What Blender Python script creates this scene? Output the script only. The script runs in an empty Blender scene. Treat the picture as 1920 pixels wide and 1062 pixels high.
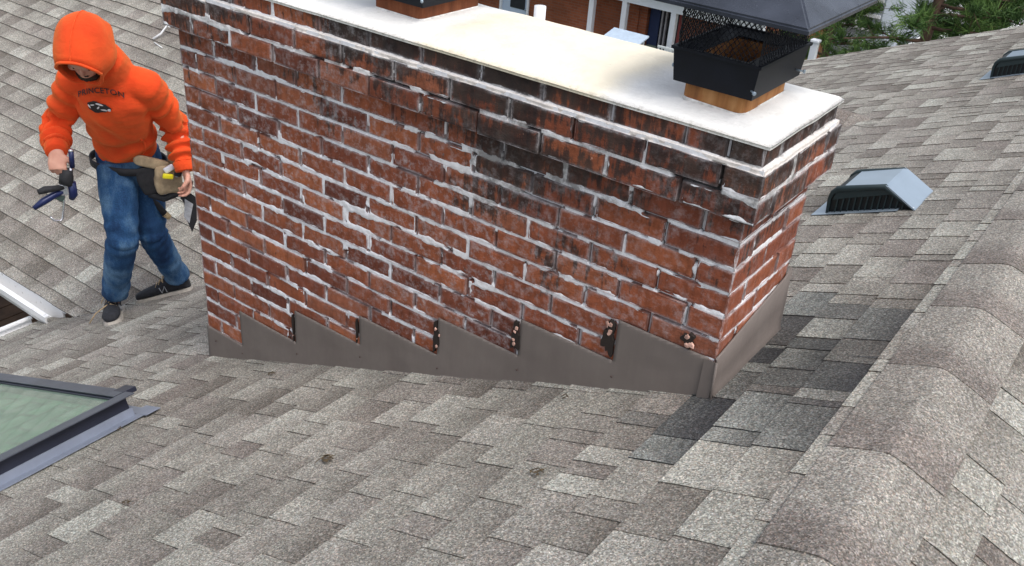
import bpy, bmesh, math, random
import numpy as np
from mathutils import Vector, Matrix, Quaternion
R = math.radians
SC = bpy.context.scene
COL = SC.collection
rng = random.Random(11)

# ------------------------------------------------------------------ camera, sky, sun, exposure
cam_d = bpy.data.cameras.new('camera'); cam = bpy.data.objects.new('camera', cam_d); COL.objects.link(cam)
cam.matrix_world = Matrix(((0.8001333888, -0.3468095110, 0.4893973061, 0.6633127),
                           (0.5956397173, 0.3632185271, -0.7164395500, -1.9634839),
                           (0.0707098813, 0.8647516780, 0.4971967900, 0.7385634),
                           (0, 0, 0, 1)))
cam_d.lens = 33.387; cam_d.sensor_width = 36; cam_d.clip_start = .02; cam_d.clip_end = 2000
SC.camera = cam
SUN_EL, SUN_AZ = 62, 104           # azimuth measured from +Y towards +X
w = bpy.data.worlds.new('World'); SC.world = w; w.use_nodes = True
wn = w.node_tree; bg = wn.nodes['Background']
sky = wn.nodes.new('ShaderNodeTexSky'); sky.sky_type = 'NISHITA'; sky.sun_disc = False
sky.sun_elevation = R(SUN_EL); sky.sun_rotation = R(SUN_AZ); sky.dust_density = 3; sky.air_density = 1.0
hs = wn.nodes.new('ShaderNodeHueSaturation'); hs.inputs['Saturation'].default_value = .45
wn.links.new(sky.outputs[0], hs.inputs['Color']); wn.links.new(hs.outputs[0], bg.inputs[0])
bg.inputs[1].default_value = .15
sd = bpy.data.lights.new('sun', 'SUN'); sun = bpy.data.objects.new('sun', sd); COL.objects.link(sun)
sd.energy = 1.0; sd.angle = R(24); sd.color = (1, .965, .91)
dv = Vector((math.sin(R(SUN_AZ)) * math.cos(R(SUN_EL)), math.cos(R(SUN_AZ)) * math.cos(R(SUN_EL)), math.sin(R(SUN_EL))))
sun.rotation_euler = (-dv).to_track_quat('-Z', 'Y').to_euler(); sun.location = dv * 30
SC.view_settings.view_transform = 'Standard'; SC.view_settings.look = 'None'
SC.view_settings.exposure = .70; SC.view_settings.gamma = 1

# ------------------------------------------------------------------ helpers
def link(name, me, m=None, parent=None):
    o = bpy.data.objects.new(name, me); COL.objects.link(o)
    if m is not None and me is not None and not me.materials: me.materials.append(m)
    if parent is not None: o.parent = parent
    return o
def tag(o, label=None, cat=None, group=None, kind=None):
    if label: o['label'] = label
    if cat: o['category'] = cat
    if group: o['group'] = group
    if kind: o['kind'] = kind
    return o
def empty(name, loc=(0, 0, 0), rz=0):
    o = bpy.data.objects.new(name, None); COL.objects.link(o); o.location = loc; o.rotation_euler = (0, 0, rz)
    o.empty_display_size = .1
    return o
def mesh(name, V, F, attrs=None, smooth=False, mats=None, mi=None):
    me = bpy.data.meshes.new(name)
    V = np.asarray(V, float)
    me.from_pydata(V.tolist(), [], F if isinstance(F, list) else F.tolist())
    for k, a in (attrs or {}).items():
        at = me.attributes.new(k, 'FLOAT', 'POINT'); at.data.foreach_set('value', np.asarray(a, np.float32))
    if smooth: me.polygons.foreach_set('use_smooth', [True] * len(me.polygons))
    for m in (mats or []): me.materials.append(m)
    if mi is not None: me.polygons.foreach_set('material_index', mi)
    me.update(); return me
class MB:
    def __init__(s): s.V = []; s.F = []; s.sm = []
    def add(s, V, F, sm=False):
        b = len(s.V); s.V += [tuple(v) for v in V]; s.F += [tuple(i + b for i in f) for f in F]; s.sm += [sm] * len(F); return s
    def box(s, c, d, M=None, bev=0):
        c = Vector(c); x, y, z = d[0] / 2, d[1] / 2, d[2] / 2; M = M or Matrix.Identity(3)
        bm = bmesh.new(); bmesh.ops.create_cube(bm, size=1)
        for v in bm.verts: v.co = Vector((v.co.x * d[0], v.co.y * d[1], v.co.z * d[2]))
        if bev: bmesh.ops.bevel(bm, geom=bm.edges[:], offset=bev, segments=2, affect='EDGES', profile=.6)
        s.bm(bm, M, c); return s
    def bm(s, bm, M=None, c=Vector((0, 0, 0)), sm=False):
        M = M or Matrix.Identity(3); bm.verts.index_update()
        s.add([M @ v.co + Vector(c) for v in bm.verts], [[v.index for v in f.verts] for f in bm.faces], sm); bm.free(); return s
    def tube(s, P, Rr, n=10, cap=True, ell=None, sm=True, up=None):
        """rings along points P with radii Rr ((a,b) pairs allowed: a along side, b along other)"""
        P = [Vector(p) for p in P]; V = []; side = None
        for i, p in enumerate(P):
            t = (P[min(i + 1, len(P) - 1)] - P[max(i - 1, 0)]).normalized()
            if side is None:
                u = Vector(up) if up is not None else (Vector((0, 0, 1)) if abs(t.z) < .9 else Vector((1, 0, 0)))
                side = u
            a = (side - t * side.dot(t)).normalized(); side = a; b = t.cross(a)
            r = Rr[i] if hasattr(Rr, '__len__') else Rr
            ra, rb = (r if hasattr(r, '__len__') else (r, r))
            for k in range(n):
                an = 2 * math.pi * k / n
                V.append(p + a * (math.cos(an) * ra) + b * (math.sin(an) * rb))
        F = []
        for i in range(len(P) - 1):
            for k in range(n):
                k2 = (k + 1) % n; F.append((i * n + k, i * n + k2, (i + 1) * n + k2, (i + 1) * n + k))
        if cap: F.append(tuple(range(n))[::-1]); F.append(tuple((len(P) - 1) * n + k for k in range(n)))
        s.add(V, F, sm); return s
    def ball(s, c, r, n=12, M=None):
        bm = bmesh.new(); bmesh.ops.create_uvsphere(bm, u_segments=n, v_segments=max(6, n * 2 // 3), radius=1)
        rr = r if hasattr(r, '__len__') else (r, r, r)
        for v in bm.verts: v.co = Vector((v.co.x * rr[0], v.co.y * rr[1], v.co.z * rr[2]))
        s.bm(bm, M, c, True); return s
    def prism(s, poly, a, b):
        """poly: list of 3D points; extruded by vector from a to b"""
        n = len(poly); a = Vector(a); b = Vector(b)
        V = [Vector(p) + a for p in poly] + [Vector(p) + b for p in poly]
        F = [tuple(range(n))[::-1], tuple(range(n, 2 * n))] + [(i, (i + 1) % n, n + (i + 1) % n, n + i) for i in range(n)]
        s.add(V, F); return s
    def build(s, name, m, parent=None, o=None):
        me = bpy.data.meshes.new(name); V = s.V
        if parent is not None:
            q = parent
            while q.get('_o') is None and q.parent is not None: q = q.parent
            off = Vector(q.get('_o') or (0, 0, 0))
            V = [Vector(v) - off for v in V]
        me.from_pydata([tuple(v) for v in V], [], s.F)
        bm = bmesh.new(); bm.from_mesh(me); bmesh.ops.recalc_face_normals(bm, faces=bm.faces[:]); bm.to_mesh(me); bm.free()
        me.polygons.foreach_set('use_smooth', s.sm); me.update()
        return link(name, me, m, parent)
def root(name, loc):
    """empty at world loc; parts are built in world coordinates and shifted"""
    o = empty(name, loc); o['_o'] = list(loc); return o
def h3(ix, iy, iz, seed):
    n = (ix * 374761393 + iy * 668265263 + iz * 2147483647 + seed * 1274126177) & 0xffffffff
    n = ((n ^ (n >> 13)) * 1274126177) & 0xffffffff
    return ((n ^ (n >> 16)) & 0xffff) / 65535.0
def vn(P, sc, seed=0):
    P = np.asarray(P, float) * sc; I = np.floor(P).astype(np.int64); f = P - I; f = f * f * (3 - 2 * f); r = 0
    for dx in (0, 1):
        for dy in (0, 1):
            for dz in (0, 1):
                wgt = (f[:, 0] if dx else 1 - f[:, 0]) * (f[:, 1] if dy else 1 - f[:, 1]) * (f[:, 2] if dz else 1 - f[:, 2])
                r = r + wgt * h3(I[:, 0] + dx, I[:, 1] + dy, I[:, 2] + dz, seed)
    return r * 2 - 1
def fbm(P, sc, seed=0, o=3):
    r = 0; a = 1; t = 0
    for i in range(o): r = r + a * vn(P, sc, seed + i * 7); t += a; a *= .5; sc = sc * 2.03
    return r / t

class Mat:
    def __init__(s, name, rough=.6, col=None, metal=0, spec=None):
        s.m = bpy.data.materials.new(name); s.m.use_nodes = True; s.nt = s.m.node_tree; s.b = s.nt.nodes['Principled BSDF']
        s.b.inputs['Roughness'].default_value = rough; s.b.inputs['Metallic'].default_value = metal
        if spec is not None: s.b.inputs['Specular IOR Level'].default_value = spec
        if col: s.b.inputs['Base Color'].default_value = (*col, 1)
    def n(s, t, **k):
        nd = s.nt.nodes.new('ShaderNode' + t)
        for a, v in k.items():
            if a.startswith('_'): setattr(nd, a[1:], v)
            else: s.set(nd.inputs[int(a[1:]) if a[0] == 'i' and a[1:].isdigit() else a.replace('__', ' ')], v)
        return nd
    def set(s, inp, v):
        if isinstance(v, bpy.types.NodeSocket): s.nt.links.new(v, inp)
        elif isinstance(v, tuple) and len(v) == 3 and inp.type == 'RGBA': inp.default_value = (*v, 1)
        else: inp.default_value = v
    def co(s, out='Object'): return s.n('TexCoord').outputs[out]
    def noise(s, sc, det=2, v=None, rough=.5, out=0):
        nd = s.n('TexNoise', Scale=sc, Detail=det, Roughness=rough); s.set(nd.inputs['Vector'], v if v is not None else s.co()); return nd.outputs[out]
    def mapv(s, scale, v=None): return s.n('Mapping', Vector=v if v is not None else s.co(), Scale=scale).outputs[0]
    def ramp(s, f, pts, mode='LINEAR'):
        nd = s.n('ValToRGB', Fac=f); cr = nd.color_ramp; cr.interpolation = mode
        while len(cr.elements) < len(pts): cr.elements.new(.5)
        for e, (p, c) in zip(cr.elements, pts):
            e.position = p; e.color = (*c, 1) if hasattr(c, '__len__') else (c, c, c, 1)
        return nd.outputs[0]
    def mix(s, f, a, b, mode='MIX'):
        nd = s.nt.nodes.new('ShaderNodeMix'); nd.data_type = 'RGBA'; nd.blend_type = mode
        s.set(nd.inputs[0], f); s.set(nd.inputs[6], a); s.set(nd.inputs[7], b); return nd.outputs[2]
    def math(s, op, a, b=0, c=None):
        nd = s.n('Math', _operation=op); s.set(nd.inputs[0], a); s.set(nd.inputs[1], b)
        if c is not None: s.set(nd.inputs[2], c)
        return nd.outputs[0]
    def attr(s, name, out=2): return s.n('Attribute', _attribute_name=name).outputs[out]
    def col(s, v): s.set(s.b.inputs['Base Color'], v); return s
    def rough(s, v): s.set(s.b.inputs['Roughness'], v); return s
    def bump(s, h, st=.3, d=.01):
        nd = s.n('Bump', Height=h, Strength=st, Distance=d); s.nt.links.new(nd.outputs[0], s.b.inputs['Normal']); return s

# ------------------------------------------------------------------ materials
def shingle_mat(name, seed=0):
    m = Mat(name, .95, spec=.25)
    tone = m.attr('tone'); dark = m.attr('dark'); vv = m.attr('vv'); hue = m.attr('hue')
    base = m.ramp(tone, [(0, (.150, .131, .113)), (.3, (.216, .196, .172)), (.62, (.305, .287, .252)), (1, (.430, .420, .372))])
    base = m.mix(m.math('MULTIPLY', m.ramp(hue, [(.5, 0), (1, 1)]), .40), base, (.25, .212, .195))
    newc = m.ramp(tone, [(0, (.028, .027, .030)), (.35, (.060, .059, .060)), (.65, (.108, .108, .103)), (1, (.25, .25, .23))])
    base = m.mix(dark, base, newc)
    # streaks and weathering patches
    w1 = m.ramp(m.noise(2.2, 5), [(.3, .76), (.7, 1.06)])
    base = m.mix(1, base, w1, 'MULTIPLY')
    w2 = m.ramp(m.noise(14, 4), [(.25, .84), (.75, 1.12)])
    base = m.mix(1, base, w2, 'MULTIPLY')
    spot = m.ramp(m.noise(9, 6, rough=.7), [(.66, 0), (.76, 1)])
    base = m.mix(m.math('MULTIPLY', spot, .45), base, (.09, .083, .065))
    # granules
    vo = m.n('TexVoronoi', Scale=300.0, Vector=m.co()); vc = m.n('SeparateColor', Color=vo.outputs['Color'])
    g1 = m.ramp(vc.outputs[0], [(0, .50), (.25, .74), (.6, 1.05), (.86, 1.38), (1, 1.9)])
    g2 = m.ramp(m.noise(130, 2, rough=.7), [(.28, .66), (.5, 1.0), (.72, 1.36)])
    tint = m.ramp(vc.outputs[1], [(0, (1.0, .93, .86)), (.3, (1, 1, 1)), (.6, (.93, 1, .98)), (.85, (.95, .99, 1.07)), (1, (1.12, .96, .92))])
    base = m.mix(1, m.mix(1, m.mix(1, base, g1, 'MULTIPLY'), g2, 'MULTIPLY'), tint, 'MULTIPLY')
    # shadow-line strip of darker granules printed along the upper part of the under layer
    m.col(base)
    hgt = m.math('ADD', m.noise(160, 2), m.math('MULTIPLY', m.noise(30, 2), .6))
    m.bump(hgt, .55, .004)
    return m.m
M_SH = shingle_mat('granule_shingle')
def simple(name, col, rough=.6, metal=0, var=.12, sc=8, bump=0, bsc=60, spec=None):
    m = Mat(name, rough, None, metal, spec)
    lo = tuple(max(0, c * (1 - var)) for c in col); hi = tuple(min(1, c * (1 + var)) for c in col)
    m.col(m.ramp(m.noise(sc, 5, rough=.65), [(.3, lo), (.7, hi)]))
    if bump: m.bump(m.noise(bsc, 3), bump, .004)
    return m.m
def brick_mat():
    m = Mat('weathered_brick', .9, spec=.2)
    rnd = m.attr('rnd'); ed = m.attr('edge'); st = m.attr('soot'); hz = m.attr('bloom')
    c = m.ramp(rnd, [(0, (.125, .040, .026)), (.2, (.225, .066, .035)), (.42, (.285, .086, .040)), (.6, (.185, .056, .032)), (.82, (.350, .112, .050)), (1, (.22, .080, .050))])
    c = m.mix(1, c, m.ramp(m.noise(22, 5, rough=.7), [(.25, .62), (.5, 1), (.78, 1.28)]), 'MULTIPLY')
    stv = m.noise(1, 4, v=m.mapv((70, 70, 9)), rough=.6)            # vertical wash streaks
    c = m.mix(1, c, m.ramp(stv, [(.3, .78), (.6, 1.08)]), 'MULTIPLY')
    # soot / algae
    sm = m.math('ADD', st, m.math('MULTIPLY', m.math('SUBTRACT', stv, .5), 1.5))
    sm = m.math('ADD', sm, m.math('MULTIPLY', m.math('SUBTRACT', m.noise(26, 5, rough=.7), .5), 1.1))
    c = m.mix(m.ramp(sm, [(.30, 0), (.55, .85), (.95, .97)]), c, m.ramp(m.noise(15, 3), [(.3, (.016, .014, .015)), (.7, (.052, .040, .034))]))
    # lime bloom: hazes whole bricks, heavier towards ragged edges
    e = m.math('ADD', ed, m.math('MULTIPLY', m.math('SUBTRACT', m.noise(85, 6, rough=.8), .5), .020))
    rim = m.ramp(e, [(.0, .72), (.0022, .55), (.0045, .10), (.009, 0)])
    pl = m.math('MULTIPLY', hz, m.ramp(m.noise(34, 5, rough=.75), [(.48, 0), (.62, .34), (.76, .8)]))
    wf = m.math('MAXIMUM', m.math('MULTIPLY', rim, m.ramp(m.noise(11, 3), [(.38, .12), (.6, 1)])), pl)
    c = m.mix(wf, c, m.ramp(m.noise(40, 3), [(.3, (.40, .37, .38)), (.7, (.62, .60, .61))]))
    fl = m.ramp(m.noise(48, 2), [(.74, 0), (.79, 1)])
    c = m.mix(m.math('MULTIPLY', fl, .6), c, (.50, .27, .20))
    m.col(c); m.bump(m.math('ADD', m.noise(220, 3), m.math('MULTIPLY', m.noise(45, 4), 1.2)), .6, .003)
    return m.m
M_BRICK = brick_mat()
def mortar_mat():
    m = Mat('lime_mortar', .95, spec=.2)
    gap = m.attr('gap'); cr = m.attr('cream'); st = m.attr('soot')
    c = m.ramp(m.noise(38, 6, rough=.8), [(.26, (.36, .34, .33)), (.36, (.62, .61, .61)), (.52, (.74, .74, .765)), (.8, (.88, .88, .90))])
    c = m.mix(m.math('MULTIPLY', cr, .75), c, m.ramp(m.noise(60, 5, rough=.7), [(.3, (.50, .43, .37)), (.7, (.80, .735, .67))]))
    grime = m.math('ADD', m.math('MULTIPLY', st, .5), m.noise(18, 5, rough=.7))
    c = m.mix(m.ramp(grime, [(.72, 0), (.90, .7)]), c, (.085, .078, .066))
    c = m.mix(m.ramp(gap, [(.2, 0), (.6, .93)]), c, (.016, .013, .012))  # recessed gaps painted near black, deepening their shadow in the colour
    m.col(c); m.bump(m.noise(150, 4, rough=.7), .4, .003); return m.m
M_MORTAR = mortar_mat()
def crown_mat():
    m = Mat('crown_wash', .8, spec=.3)
    cr = m.attr('cream')
    c = m.mix(m.ramp(m.math('ADD', cr, m.math('MULTIPLY', m.math('SUBTRACT', m.noise(7, 4), .5), .5)), [(.2, 0), (.7, 1)]), (.84, .83, .80), (.84, .765, .61))
    c = m.mix(1, c, m.ramp(m.noise(9, 6, rough=.7), [(.25, .84), (.5, 1), (.8, 1.03)]), 'MULTIPLY')
    c = m.mix(m.ramp(m.noise(33, 4, rough=.7), [(.66, 0), (.76, .5)]), c, (.42, .38, .32))
    c = m.mix(m.math('MULTIPLY', m.attr('rim'), m.ramp(m.noise(60, 5, rough=.8), [(.5, 0), (.62, .45)])), c, (.30, .28, .23))
    m.col(c); m.bump(m.math('ADD', m.noise(90, 4), m.math('MULTIPLY', m.noise(14, 3), 2)), .45, .005); return m.m
M_CROWN = crown_mat()
def flash_mat():
    m = Mat('painted_flashing', .62, spec=.35)
    fc = m.ramp(m.noise(5, 4), [(.3, (.150, .124, .110)), (.7, (.178, .150, .133))])
    fc = m.mix(1, fc, m.ramp(m.noise(1, 5, v=m.mapv((34, 34, 4)), rough=.7), [(.3, .94), (.7, 1.05)]), 'MULTIPLY')
    fc = m.mix(m.ramp(m.noise(23, 6, rough=.75), [(.66, 0), (.74, .35)]), fc, (.30, .275, .25)); m.col(fc)
    m.rough(m.ramp(m.noise(18, 5, rough=.7), [(.3, .45), (.7, .75)]))
    m.bump(m.math('ADD', m.noise(3.5, 2), m.math('MULTIPLY', m.noise(40, 3), .03)), .3, .012); return m.m
M_FLASH = flash_mat()
m = Mat('clay_flue', .85, spec=.25)
c = m.ramp(m.noise(1, 5, v=m.mapv((30, 30, 5)), rough=.6), [(.25, (.13, .05, .022)), (.5, (.33, .145, .05)), (.75, (.45, .23, .095))])
c = m.mix(m.ramp(m.noise(30, 4), [(.6, 0), (.7, .7)]), c, (.30, .085, .04))
M_CLAY = m.col(c).bump(m.noise(80, 3), .3, .003).m
m = Mat('sooty_clay', .9, spec=.2)
c = m.ramp(m.noise(1, 5, v=m.mapv((30, 30, 5)), rough=.6), [(.25, (.06, .026, .012)), (.5, (.17, .055, .025)), (.75, (.27, .10, .045))])
M_CLAYD = m.col(c).bump(m.noise(80, 3), .3, .003).m
m = Mat('wet_black_metal', .3, None, .0, .28)
m.col(m.ramp(m.noise(12, 4), [(.3, (.022, .026, .036)), (.7, (.045, .052, .070))]))
dr = m.n('TexVoronoi', Scale=150.0, Vector=m.co(), Randomness=1.0)
drop = m.ramp(dr.outputs[0], [(.0, 1), (.35, 0)])
big = m.ramp(m.noise(26, 4, rough=.7), [(.48, 0), (.6, 1)])
m.rough(m.ramp(m.noise(35, 4), [(.3, .14), (.7, .34)]))
m.bump(m.math('MULTIPLY', drop, big), .35, .003); M_LID = m.m
M_BLACK = simple('black_metal', (.0045, .006, .011), .55, 0, .3, 20, spec=.25)
M_WHITE = simple('white_enamel', (.80, .80, .81), .45, 0, .05, 5)
m = Mat('white_gutter', .45)
c = m.mix(m.ramp(m.noise(26, 6, rough=.75), [(.60, 0), (.68, .7)]), (.80, .80, .80), (.20, .17, .14))
M_GUT = m.col(c).m
M_ZINC = simple('galvanised_top', (.30, .37, .44), .32, .35, .06, 10)
M_VDARK = simple('vent_louvre', (.003, .006, .007), .5, 0, .2, 10)
M_VPIN = simple('vent_bar', (.012, .026, .029), .5, 0, .2, 10)
M_SKYF = simple('skylight_frame', (.020, .023, .040), .33, .1, .2, 6); M_SKYC = simple('skylight_cover', (.085, .095, .12), .35, .3, .2, 6)
M_SKYE = simple('skylight_apron', (.23, .26, .33), .38, .2, .15, 6)
M_LEAD = simple('lead_flashing', (.22, .23, .26), .5, .4, .2, 6)
M_WALL = simple('siding_wall', (.44, .42, .39), .8, 0, .06, 2)
M_GRASS = simple('lawn_grass', (.055, .075, .028), .95, 0, .5, 1.3, .5, 30)
M_PAVE = simple('pale_concrete', (.70, .70, .70), .85, 0, .08, 1.2)

# ------------------------------------------------------------------ roof slopes of the near house
S0 = .4053; CS = 1 / math.hypot(1, S0); Z0 = -.692
house = root('shingled_house', (-1.5, 1.5, -7.1))
tag(house, 'house whose weathered grey shingle roof fills the picture below and around the brick chimney', 'house')
DARKP = [(-.10, -.42), (-.14, -.16), (-.08, .0), (-.10, .60), (.0, .66), (.20, .62), (.33, .45), (.33, .07), (.31, -.17), (.17, -.29), (.04, -.36)]
def inpoly(x, y, P):
    c = False; j = len(P) - 1
    for i in range(len(P)):
        if (P[i][1] > y) != (P[j][1] > y) and x < (P[j][0] - P[i][0]) * (y - P[i][1]) / (P[j][1] - P[i][1]) + P[i][0]: c = not c
        j = i
    return c
def slope(O, U, S, edges, u0, u1, seed, dark=False, th=.0050, wl=(.105, .215), cuts=(), bright=0, ex=.6):
    rr = random.Random(seed); O = np.array(O, float); U = np.array(U, float); S = np.array(S, float); N = np.cross(U, S); N /= np.linalg.norm(N)
    if N[2] < 0: N = -N
    V = []; F = []; T = []; D = []; H = []; W = []
    def quad(ps, t, d, h, vs):
        b = len(V); V.extend(ps); F.append((b, b + 1, b + 2, b + 3)); T.extend([t] * 4); D.extend([d] * 4); H.extend([h] * 4); W.extend(vs)
    for ci in range(len(edges) - 1):
        sa, sb = edges[ci], edges[ci + 1] + .004
        u = u0 - rr.random() * .3; lvl = rr.random() < .5; prev = .5; run = 0
        while u < u1:
            wd = rr.uniform(*wl) if rr.random() < .8 else wl[0] * rr.uniform(.55, .8)
            ua, ub = u, min(u + wd, u1); u += wd
            t = min(1, max(.12, rr.gauss(.73 if lvl else .56, .16) + bright)); h = rr.random()
            P = O + U * (ua + ub) / 2 + S * (sa + sb) / 2
            d = 0.0
            if (dark and sb > .40) or (edges[-1] < 0 and ci == len(edges) - 2): t = .62 + .3 * rr.random()
            if dark and inpoly(P[0], P[1], DARKP): d = rr.choice([.6, 1, .9, .8, .5, 1]); t = min(1, t + rr.uniform(-.1, .25))
            ja, jb = rr.uniform(-.004, .004), rr.uniform(-.004, .004)
            hb = th * (1 + ex) if lvl else th * (1 + ex * .75); ht = th * ex + .0003; fd = th * ex * (.95 if rr.random() < .86 else .15)
            sa2 = sa + rr.uniform(-.0025, .0025)
            p = lambda uu, ss, hh: O + U * uu + S * ss + N * hh
            # the laid edge of a tab is ragged: subdivide along s
            k = 4; us0 = [ua + (rr.uniform(-.0018, .0018) if 0 < i < k else 0) for i in range(k + 1)]
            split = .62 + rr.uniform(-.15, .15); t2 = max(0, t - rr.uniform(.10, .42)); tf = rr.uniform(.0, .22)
            for i in range(k):
                f0, f1 = i / k, (i + 1) / k
                s_0, s_1 = sa2 + (sb - sa2) * f0, sa2 + (sb - sa2) * f1
                h0, h1 = hb + (ht - hb) * f0, hb + (ht - hb) * f1
                b = len(V)
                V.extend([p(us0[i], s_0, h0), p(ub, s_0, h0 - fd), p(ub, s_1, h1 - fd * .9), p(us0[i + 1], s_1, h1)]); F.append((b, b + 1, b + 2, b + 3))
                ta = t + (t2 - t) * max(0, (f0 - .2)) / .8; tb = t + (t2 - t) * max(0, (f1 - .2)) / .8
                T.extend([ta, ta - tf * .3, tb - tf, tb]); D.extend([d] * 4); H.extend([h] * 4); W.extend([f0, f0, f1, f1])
            quad([p(us0[0], sa2, -.003), p(ub, sa2, -.003), p(ub, sa2, hb - fd), p(us0[0], sa2, hb)], t * .15, d, h, [0] * 4)
            quad([p(ua, sa2, hb), p(ua, sb, ht), p(ua, sb, -.003), p(ua, sa2, -.003)], 0, d, h, [0] * 4)
            lvl = (not lvl) if rr.random() < .86 else lvl
    V = np.array(V)
    V[:, 2] += .006 * fbm(V, 1.1, 3, 2) + .0018 * vn(V, 6.0, 5)
    me = mesh('roof_slope', V, F, dict(tone=T, dark=D, hue=H, vv=W))
    if cuts:
        bm = bmesh.new(); bm.from_mesh(me)
        for co, no in cuts:
            bmesh.ops.bisect_plane(bm, geom=bm.verts[:] + bm.edges[:] + bm.faces[:], plane_co=co, plane_no=no, clear_outer=True)
        bm.to_mesh(me); bm.free()
    me.transform(Matrix.Translation(-Vector(house['_o'])))
    return me
def joinm(name, mes, m, parent):
    bm = bmesh.new()
    for x in mes: bm.from_mesh(x)
    me = bpy.data.meshes.new(name); bm.to_mesh(me); bm.free(); return link(name, me, m, parent)
eA = [.315 - .1305 * k for k in range(37, -1, -1)]; eA = [e for e in eA if e > -4.40]; eA = [-4.40] + eA + [.43]
SA = (CS, 0, S0 * CS)
q2 = 1 / math.sqrt(2)
a1 = slope((0, 0, Z0), (0, 1, 0), SA, eA, -4.2, .3, 1, True)
a2 = slope((0, 0, Z0), (0, 1, 0), SA, eA, .3, 3.3, 2, True, cuts=[((-4.10, 0, 0), (-q2, q2, 0))])
a3 = slope((0, 0, Z0), (0, 1, 0), SA, eA, 3.3, 6.12, 3, cuts=[((0, 2.5, 0), (-q2, -q2, 0))], wl=(.13, .24))
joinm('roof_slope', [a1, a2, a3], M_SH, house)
eB = [.396 + .1265 * k for k in range(26)]; eB = [.325] + [e for e in eB if e < 3.55] + [3.56]
b1 = slope((0, 0, -2.3539), (1, 0, 0), (0, CS, S0 * CS), eB, -10, -.6, 4, th=.0090, ex=.16, wl=(.125, .20), cuts=[((-4.10, 0, 0), (q2, -q2, 0))], bright=-.06)
b2 = slope((0, 6.6, -2.3539), (1, 0, 0), (0, -CS, S0 * CS), eB, -10, -.6, 5, wl=(.14, .3), cuts=[((0, 2.5, 0), (q2, q2, 0))])
joinm('roof_slope', [b1], M_SH, house); joinm('roof_slope', [b2], M_SH, house)
XC = .447; ZC = Z0 + S0 * XC
eC = [-4.6 + k * .1305 for k in range(34)]; eC = [-(.095 + .1345 * k) for k in range(33, -1, -1)] + [-.05]
c1 = slope((XC, 0, ZC), (0, 1, 0), (-CS, 0, S0 * CS), eC, -4.2, 6.12, 6)
joinm('roof_slope', [c1], M_SH, house)
# ridge caps -------------------------------------------------------
def ridge_cap(P0, D, side, sl, L, seed, hw=.124, exp=.37, n=18, shade=.0):
    """strip of overlapping caps: from P0 along unit D, butts facing -D"""
    rr = random.Random(seed); P0 = np.array(P0, float); D = np.array(D, float); side = np.array(side, float)
    V = []; F = []; T = []; Dk = []; H = []; W = []; t = 0; k = 0
    base = rr.random()
    while t < L:
        e = exp * rr.uniform(.88, 1.16); ln = e + .03; m = 7
        sk = rr.uniform(-.003, .003); wj = 0; h = .5 + .5 * rr.random(); b0 = len(V)
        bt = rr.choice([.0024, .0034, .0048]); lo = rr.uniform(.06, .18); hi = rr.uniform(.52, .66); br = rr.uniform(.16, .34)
        for i in range(m + 1):
            f = [0, .06, .16, .26, .40, .6, .85, 1.0][i]
            ht = bt * (1 - f) + .0035
            for j in range(n + 1):
                x = (j / n * 2 - 1) * (hw + wj * (1 if j > n / 2 else -1))
                z = -sl * math.sqrt(x * x + .019 ** 2) + .0030
                P = P0 + D * (t + ln * f + sk * x / hw) + side * x + np.array([0, 0, z + ht])
                V.append(P)
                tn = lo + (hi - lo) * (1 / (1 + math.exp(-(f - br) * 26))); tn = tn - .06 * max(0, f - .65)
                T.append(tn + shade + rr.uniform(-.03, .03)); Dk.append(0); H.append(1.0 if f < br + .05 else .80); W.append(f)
        for i in range(m):
            for j in range(n):
                a = b0 + i * (n + 1) + j; F.append((a, a + 1, a + n + 2, a + n + 1))
        # butt and side edges
        c0 = len(V)
        for j in range(n + 1):
            v = V[b0 + j].copy(); v[2] -= bt; V.append(v); T.append(.2); Dk.append(.1); H.append(0); W.append(0)
        for j in range(n): F.append((b0 + j, c0 + j, c0 + j + 1, b0 + j + 1))
        for jj in (0, n):
            c1_ = len(V)
            for i in range(m + 1):
                v = V[b0 + i * (n + 1) + jj].copy(); v[2] -= .008; V.append(v); T.append(.3); Dk.append(.2); H.append(0); W.append(0)
            for i in range(m): F.append((b0 + i * (n + 1) + jj, b0 + (i + 1) * (n + 1) + jj, c1_ + i + 1, c1_ + i))
        t += e; k += 1
    V = np.array(V); V[:, 2] += .006 * fbm(V, 1.1, 3, 2) + .0012 * vn(V, 7.0, 15)
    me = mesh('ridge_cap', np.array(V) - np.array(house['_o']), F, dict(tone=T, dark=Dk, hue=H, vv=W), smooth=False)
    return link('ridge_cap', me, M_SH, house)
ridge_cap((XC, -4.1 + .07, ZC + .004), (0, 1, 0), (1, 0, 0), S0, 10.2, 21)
ridge_cap((-.40, 3.3, -1.016 + .075), (-1, 0, -.0), (0, 1, 0), S0 * .9, 9.0, 22, hw=.16, shade=-.35)
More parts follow.
